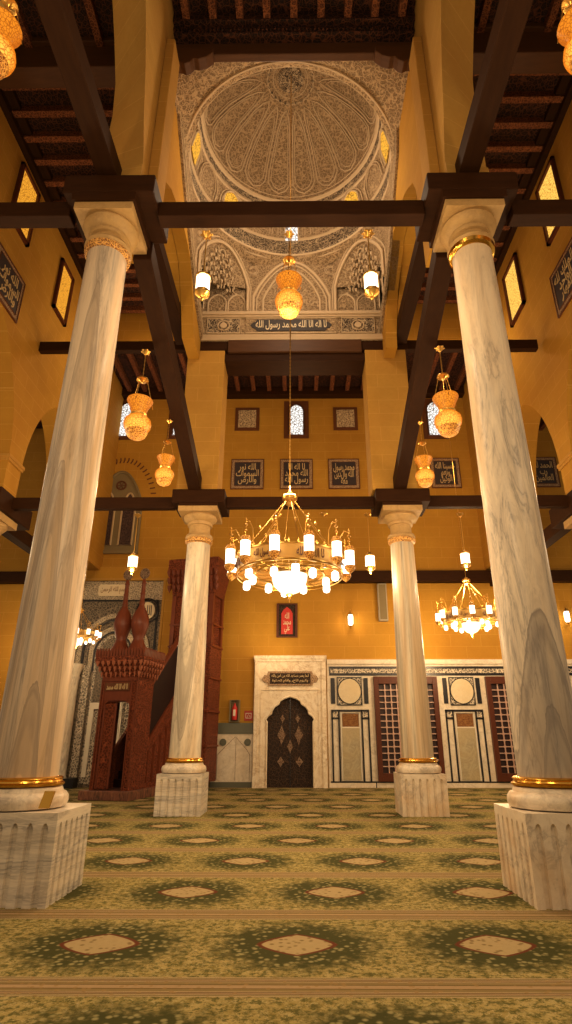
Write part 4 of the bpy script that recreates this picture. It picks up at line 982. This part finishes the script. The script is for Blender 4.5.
# stair flank and balustrade
MB().prism([(.9, .22), (3.1, .22), (3.1, 3.1), (.9, 1.25)], 'x', .36, .48).build('stair_flank', 'redwood', mb)
MB().prism([(.9, .22), (3.1, .22), (3.1, 3.1), (.9, 1.25)], 'x', -.48, -.40).build('stair_flank', 'redwood', mb)
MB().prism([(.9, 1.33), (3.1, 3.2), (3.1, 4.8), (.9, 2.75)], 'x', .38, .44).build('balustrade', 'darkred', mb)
mm = MB(); mm.band([(.88, 1.29), (3.1, 3.16)], 'x', .08, .34, .50); mm.band([(.88, 2.78), (3.1, 4.85)], 'x', .08, .35, .47); mm.build('handrail', 'redwood2', mb)
mm = MB()
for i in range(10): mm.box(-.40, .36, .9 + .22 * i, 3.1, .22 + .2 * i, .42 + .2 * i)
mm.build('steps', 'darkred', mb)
mm = MB()
for i in range(6):
    y0 = 1.0 + .35 * i; z0 = .35; z1 = 1.18 + (y0 - .9) * .66 - .12
    if z1 > z0 + .2: mm.band([(y0, z0), (y0 + .28, z0), (y0 + .28, z1 + .18), (y0, z1)], 'x', .03, .48, .50, True)
mm.build('flank_panels', 'redwood2', mb)
# kiosk at the head of the stairs
MB().box(-.18, 1.30, 3.1, 4.1, .22, 4.3).build('kiosk_body', 'redwood', mb, bevel=.02)
for x, y in ((-.18, 3.1), (1.16, 3.1), (-.18, 3.96), (1.16, 3.96)): MB().box(x, x + .14, y, y + .14, 4.3, 6.5).build('kiosk_post', 'redwood2', mb)
MB().box(-.12, 1.22, 3.15, 4.05, 4.2, 6.5).build('kiosk_screen', 'redwood', mb)
mm = MB(); mm.loft([[(cx_, cy_, z) for cx_, cy_ in ((-.18 - e, 3.1 - e), (1.30 + e, 3.1 - e), (1.30 + e, 4.1), (-.18 - e, 4.1))] for e, z in ((0, 5.9), (.02, 6.1), (.10, 6.4), (.16, 6.7), (.16, 7.15))]); mm.build('kiosk_cornice', 'redwood', mb)
mm = MB()
for i in range(11):
    x = -.28 + 1.68 * i / 10
    for r_, z in enumerate((6.75, 6.5, 6.25)): mm.lathe([(.085, 0), (.08, -.1), (.006, -.24)], (x, 2.93 + .05 * r_, z), 6)
mm.build('kiosk_stalactites', 'redwood2', mb, True)
mm = MB()
for z in (1.2, 2.2, 3.2, 4.2, 4.9):
    mm.box(-.19, 1.32, 3.06, 3.1, z, z + .06); mm.box(1.30, 1.34, 3.1, 4.1, z, z + .06)
mm.build('kiosk_rails', 'redwood2', mb)

# ---------------------------------------------------------------- lamps
def chain(m, x, y, z0, z1, r=.012, x1=None, y1=None):
    x1 = x if x1 is None else x1; y1 = y if y1 is None else y1
    n = max(2, int(abs(z1 - z0) / .09))
    pts = []; rs = []
    for i in range(n + 1):
        t_ = i / n
        for dt, rr in ((0, r * .45), (.5, r)):
            if i == n and dt: continue
            q_ = (i + dt) / n; pts.append((x + (x1 - x) * q_, y + (y1 - y) * q_, z0 + (z1 - z0) * q_)); rs.append(rr)
    m.tube(pts, rs, 5)
def rosette(m, z=0, r=.07):
    m.lathe([(.02, z), (r, z - .01), (r, z - .03), (r * .6, z - .06), (.02, z - .09)], seg=14)
    for i in range(6): m.lathe([(.001, .02), (r * .35, 0), (.001, -.02)], (r * cos(i * pi / 3), r * sin(i * pi / 3), z - .02), 6)
def gold_lamp(name, loc, label, drop=.62, rodlen=None, scale=1.):
    t_ = thing(name, label, 'hanging lamp', loc, 0, 'gilt mosque lamps hung from the beams')
    mm = MB(); rosette(mm); mm.build('ceiling_rosette', 'brass', t_, True)
    mm = MB(); chain(mm, 0, 0, -.08, -drop); mm.build('chain', 'brass', t_, True)
    z1 = -drop
    mm = MB(); mm.lathe([(.03, z1 + .03), (.10, z1 + .01), (.11, z1 - .02), (.05, z1 - .04), (.02, z1 - .07)], seg=16); mm.build('suspension_disc', 'brass', t_, True)
    zt = z1 - .44
    Q = lambda pr: [(r_ * .94, zt + (z_ - zt) * .72) for r_, z_ in pr]
    for k in range(3):
        a = k * 2 * pi / 3 + .5; mm = MB(); chain(mm, .09 * cos(a), .09 * sin(a), z1 - .02, zt - .12, .010, .235 * cos(a), .235 * sin(a)); mm.build('side_chain', 'brass', t_, True)
    MB().lathe(Q([(.235, zt), (.24, zt - .02), (.215, zt - .09), (.165, zt - .22), (.135, zt - .36), (.13, zt - .40)]), seg=28).build('flared_neck', 'lampamber', t_, True)
    MB().lathe(Q([(.13, zt - .39), (.155, zt - .41), (.14, zt - .45)]), seg=28).build('collar', 'brass', t_, True)
    MB().lathe(Q([(.13, zt - .44), (.18, zt - .49), (.235, zt - .57), (.25, zt - .67), (.235, zt - .77), (.185, zt - .86)]), seg=28).build('globe', 'lampcore', t_, True)
    MB().lathe(Q([(.19, zt - .86), (.20, zt - .88), (.17, zt - .98), (.13, zt - 1.03), (.05, zt - 1.05), (.01, zt - 1.09)]), seg=28).build('openwork_foot', 'lampfoot', t_, True)
    t_.scale = (scale,) * 3
    return t_
gl = gold_lamp('mosque_lamp', (-2.78, 8.5, 8.00), 'gilt mosque lamp right of the near left column, the nearer of that pair')
dup(gl, (-2.70, 10.3, 7.62), 'gilt mosque lamp above the far left column, smaller and further back', scale=.82)
dup(gl, (2.58, 8.5, 8.04), 'gilt mosque lamp left of the near right column, hung higher and nearer', scale=1.0)
dup(gl, (2.56, 10.4, 7.62), 'gilt mosque lamp above the far right column, smaller and further back', scale=.82)
dup(gl, (-.13, 6.45, 8.58), 'gilt mosque lamp glowing at the centre of the nave beneath the dome', scale=.86)
dup(gl, (-3.62, 4.2, 10.62), 'gilt mosque lamp cut by the top left corner of the view', scale=1.05)
dup(gl, (3.40, 4.2, 10.55), 'gilt mosque lamp cut by the top right corner of the view', scale=1.05)
for x, z in ((-3.62, 10.62), (3.40, 10.55)):
    mm = MB(); mm.box(-.12, .12, -5.7, 6, 0, .25); o = mm.build('tie_beam', 'beamY'); o.location = (x, 4.2, z)
    bpy.data.objects.remove(o)
def white_lamp(loc, label, drop, r=.10, h=.34):
    t_ = thing('cylinder_lantern', label, 'hanging lamp', loc, 0, 'white glass cylinder lanterns')
    mm = MB(); rosette(mm, 0, .075); mm.build('ceiling_rosette', 'brass', t_, True)
    mm = MB(); mm.tube([(0, 0, -.08), (0, 0, -drop)], .010, 6); mm.build('rod', 'brass', t_, True)
    mm = MB(); mm.lathe([(.02, -drop + .08), (r * .6, -drop + .05), (r * 1.1, -drop), (r * 1.1, -drop - .03)], seg=18); mm.build('cap', 'brass', t_, True)
    MB().lathe([(r, -drop - .03), (r, -drop - .03 - h)], seg=20).build('glass', 'glass', t_, True)
    mm = MB(); zz = -drop - .03 - h; mm.lathe([(r * 1.1, zz + .02), (r * 1.1, zz - .02), (r * .7, zz - .06), (r * .25, zz - .09), (r * .3, zz - .12), (.005, zz - .15)], seg=18)
    for i in range(6): a = i * pi / 3; mm.tube([(r * 1.04 * cos(a), r * 1.04 * sin(a), -drop - .03), (r * 1.04 * cos(a), r * 1.04 * sin(a), zz)], .006, 4)
    mm.build('brass_cage', 'brass', t_, True)
    return t_
wl = white_lamp((-1.39, 6.45, 8.58), 'white cylinder lantern under the near tie beam, left of the central gilt lamp', .84, .10, .28)
dup(wl, (1.07, 6.45, 8.58), 'white cylinder lantern under the near tie beam, right of the central gilt lamp')
w2 = white_lamp((-3.97, 13.0, 6.58), 'white cylinder lantern hanging above the minbar finials', 1.08, .11, .28)
dup(w2, (1.70, 13.0, 6.58), 'white cylinder lantern hanging just left of the far right column')
dup(w2, (3.97, 13.0, 6.58), 'white cylinder lantern hanging above the right chandelier', scale=.95)
for x, lab in ((-.49, 'small brass rosette under the far tie beam, left of the chandelier chains'), (.62, 'small brass rosette under the far tie beam, right of the chandelier chains')):
    mm = MB(); rosette(mm, 0, .07); o = mm.build('beam_rosette', 'brass', None, True); o.location = (x, 13.0, 6.6); tag(o, lab, 'rosette')

def chandelier(loc, label, chain_h, narm=12):
    t_ = thing('chandelier', label, 'chandelier', loc)
    Rg = .93
    mm = MB(); chain(mm, 0, 0, 1.45, chain_h, .017); mm.build('chain', 'brass', t_, True)
    mm = MB(); mm.lathe([(.03, 1.46), (.07, 1.44), (.07, 1.41), (.13, 1.39), (.15, 1.36), (.14, 1.31), (.08, 1.28), (.09, 1.22), (.03, 1.18)], seg=20); mm.build('crown', 'brass', t_, True)
    for k in range(8):
        a = 2 * pi * k / 8 + .2; mm = MB(); mm.tube([(.09 * cos(a), .09 * sin(a), 1.28), (Rg * .97 * cos(a), Rg * .97 * sin(a), .15)], .008, 5)
        q_ = .55; mm.lathe([(.005, .04), (.03, .0), (.005, -.04)], (.14 * cos(a) + (Rg * .97 - .14) * q_ * cos(a), .14 * sin(a) + (Rg * .97 - .14) * q_ * sin(a), 1.26 - q_), 8); mm.build('suspension_rod', 'brass', t_, True)
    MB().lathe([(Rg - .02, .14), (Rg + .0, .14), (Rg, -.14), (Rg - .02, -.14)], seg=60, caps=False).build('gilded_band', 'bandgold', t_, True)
    mm = MB()
    for z, r_ in ((.15, .018), (-.14, .022), (-.21, .012)): mm.tube([((Rg + .01) * cos(a * pi / 30), (Rg + .01) * sin(a * pi / 30), z) for a in range(60)], r_, 6, True)
    for k in range(36): a = 2 * pi * k / 36; mm.lathe([(.03, 0), (.035, .03), (.004, .09)], (Rg * cos(a), Rg * sin(a), .15), 6)
    mm.tube([((.62) * cos(a * pi / 20), (.62) * sin(a * pi / 20), -.16) for a in range(40)], .02, 6, True)
    for k in range(12): a = 2 * pi * k / 12; mm.tube([(.33 * cos(a), .33 * sin(a), -.16), (Rg * cos(a), Rg * sin(a), -.15)], .009, 5)
    mm.build('ring_mouldings', 'brass', t_, True)
    # pierced calligraphy on the band, front and sides
    me_parts = []
    for k in range(8):
        a = -pi / 2 + (k - .5) * 2 * pi / 8
        letters(['لا اله الا الله'] if k % 2 else ['محمد رسول الله'], .50, .16, 'windowwood', t_, ((Rg + .012) * cos(a), (Rg + .012) * sin(a), .0), rz=a + pi / 2, name='band_lettering', ext=.004)
    for k in range(narm):
        a = 2 * pi * (k + .5) / narm + .05; c_, s_ = cos(a), sin(a); ro = Rg + .16
        mm = MB(); mm.tube([((Rg) * c_, (Rg) * s_, -.05), ((Rg - .02) * c_, (Rg - .02) * s_, .28), ((Rg + .0) * c_, (Rg + .0) * s_, .48), ((Rg + .08) * c_, (Rg + .08) * s_, .60), ((ro + .0) * c_, (ro + .0) * s_, .56)], .010, 5)
        mm.tube([(ro * c_, ro * s_, .64), (ro * c_, ro * s_, .24)], .007, 5)
        for z, r_ in ((.60, .022), (.50, .038), (.4, .028)): mm.lathe([(.004, r_), (r_, 0), (.004, -r_)], (ro * c_, ro * s_, z), 8)
        arm = mm.build('arm', 'brass', t_, True)
        mm = MB(); mm.lathe([(.02, .32), (.07, .30), (.095, .24), (.095, .21)], (ro * c_, ro * s_, 0), 14); mm.build('lantern_cap', 'lampfoot', arm, True)
        mm = MB(); mm.lathe([(.095, -.06), (.095, -.10), (.07, -.15), (.02, -.19), (.004, -.21)], (ro * c_, ro * s_, 0), 14); mm.build('lantern_foot', 'lampfoot', arm, True)
        MB().lathe([(.082, .22), (.082, -.07)], (ro * c_, ro * s_, 0), 16).build('lantern_glass', 'glass', arm, True)
    for k in range(12):
        a = 2 * pi * (k + .25) / 12; rr = .86 if k % 2 else .66; z = -.18
        MB().lathe([(.03, z), (.062, z - .03), (.068, z - .12), (.055, z - .16), (.01, z - .18)], (rr * c_ if False else rr * cos(a), rr * sin(a), 0), 14).build('cup_shade', 'glass', t_, True)
    MB().lathe([(.31, -.14), (.32, -.17), (.31, -.26), (.28, -.36), (.18, -.46), (.06, -.51), (.01, -.52)], seg=32).build('glass_bowl', 'bowl', t_, True)
    mm = MB(); mm.lathe([(.06, -.50), (.07, -.53), (.02, -.57), (.035, -.60), (.005, -.66)], seg=12); mm.lathe([(.33, -.11), (.35, -.14), (.33, -.17)], seg=32, caps=False); mm.build('bowl_finial', 'brass', t_, True)
    return t_
ch = chandelier((-.165, 9.85, 4.30), 'large gilded ring chandelier with glass lanterns and bowl in the middle of the nave', 13.82)
c2 = dup(ch, (4.93, 16.3, 4.64), 'gilded ring chandelier further back, half hidden by the near right column', scale=.83)
c3 = dup(ch, (-6.75, 17.4, 4.35), 'small lit chandelier peeking from behind the near left column', scale=.58)
for c_, top in ((c2, 14.8), (c3, 14.8)):
    for o in c_.children:
        if o.name.startswith('chain'):
            s_ = c_.scale[0]; mm = MB(); chain(mm, 0, 0, 1.45, (top - c_.location.z) / s_, .014); o2 = mm.build('chain', 'brass', c_, True); bpy.data.objects.remove(o); break

GR = {'marble_column': 'marble columns of the nave', 'aisle_column': 'columns of the aisle arcades', 'tie_beam': 'timber tie beams', 'inscription_panel': 'inscription panels', 'star_panel': 'carved star panels',
      'frieze_panel': 'carved panels of the dome frieze', 'inlaid_marble_bay': 'inlaid marble bays', 'lattice_window': 'wooden lattice windows', 'wall_sconce': 'wall sconces', 'chandelier': 'ring chandeliers',
      'stone_pier': 'stone piers over the far columns', 'stone_pilaster': 'pilasters of the near piers', 'timber_corbel': 'timber corbels', 'ceiling_girder': 'aisle ceiling girders', 'beam_rosette': 'rosettes under the far tie beam', 'nave_cornice_beam': 'timber beams of the dome opening'}
for o in SC.objects:
    if o.parent is None and 'label' in o and 'group' not in o:
        b = o.name.split('.')[0]
        if b in GR: o['group'] = GR[b]

# ---------------------------------------------------------------- lights
def point(loc, e, col=(1, .62, .28), r=.15):
    l = bpy.data.lights.new('lamp_and_fill_light', 'POINT'); l.energy = e; l.color = col; l.shadow_soft_size = r  # serves the modelled lamps and the added fill lights
    o = bpy.data.objects.new('lamp_and_fill_light', l); COL.objects.link(o); o.location = loc; return o
W = (1, .71, .40); W2 = (1, .77, .5)
point((-.165, 9.85, 3.0), 140, W, .3); point((0, 6.6, 3.6), 70, W, .3); point((-.165, 9.85, 5.9), 150, W, .3)  # the middle one is an added nave fill with no lamp
point((4.86, 16.3, 4.0), 260, W, .25); point((4.86, 16.3, 5.4), 150, W, .25)
point((-6.75, 17.4, 3.9), 70, W, .2)
point((-.13, 6.45, 6.6), 60, W, .15)
for x, y, z in ((-2.78, 8.5, 5.2), (2.58, 8.5, 5.2), (-2.7, 10.3, 5.3), (2.56, 10.4, 5.3)): point((x, y, z), 30, W, .12)
for x in (-1.39, 1.07): point((x, 6.45, 6.95), 30, W2, .1)
for x in (-3.97, 1.70, 3.97): point((x, 13.0, 4.95), 45, W2, .1)
point((1.80, B - .35, 5.2), 14, W, .1); point((9.33, B - .35, 5.3), 14, W, .1)
# fill lights added over the nave and aisles, without any fixtures
for x, y, z, e in ((0, 1.2, 5.5, 330), (-5.2, 9.5, 6.0, 190), (5.0, 9.5, 6.0, 190), (-5.2, 3.0, 6.0, 150), (5.0, 3.0, 6.0, 150), (-9.8, 12, 6, 120), (9.5, 12, 6, 120)): point((x, y, z), e, W, .4)
point((-1.3, 10.4, 15.2), 20, (1, .76, .52), .3); point((.95, 10.4, 15.2), 20, (1, .76, .52), .3)  # pair of fill lights added inside the dome
for x in (-9.5, -1.0, 4.2, 8.0): point((x, 18.6, 4.4), 45, W, .3)  # added lights washing the lower back wall, no fixtures
point((-5.0, 15.0, 13.2), 90, W, .3); point((5.0, 15.0, 13.2), 90, W, .3); point((0, 3.4, 9.3), 65, W, .4)  # fill lights added for the aisle spandrels and near soffits
# unseen fill lights added in mid-air to brighten dome and upper walls
for x, y, z, e in ((-.18, 9.95, 13.2, 190), (0, 16, 9.3, 100), (-5.0, 16, 9.5, 75), (5.0, 16, 9.5, 75)): point((x, y, z), e, (1, .76, .52) if y < 12 else W, .5)
w = bpy.data.worlds.new('world'); SC.world = w; w.use_nodes = True
w.node_tree.nodes['Background'].inputs[0].default_value = (1, .74, .48, 1); w.node_tree.nodes['Background'].inputs[1].default_value = .30
SC.view_settings.view_transform = 'Standard'; SC.view_settings.look = 'None'; SC.view_settings.exposure = 0.36; SC.view_settings.gamma = 0.90
SC.cycles.use_denoising = True
SC.cycles.max_bounces = 6; SC.cycles.diffuse_bounces = 4; SC.cycles.sample_clamp_indirect = 4
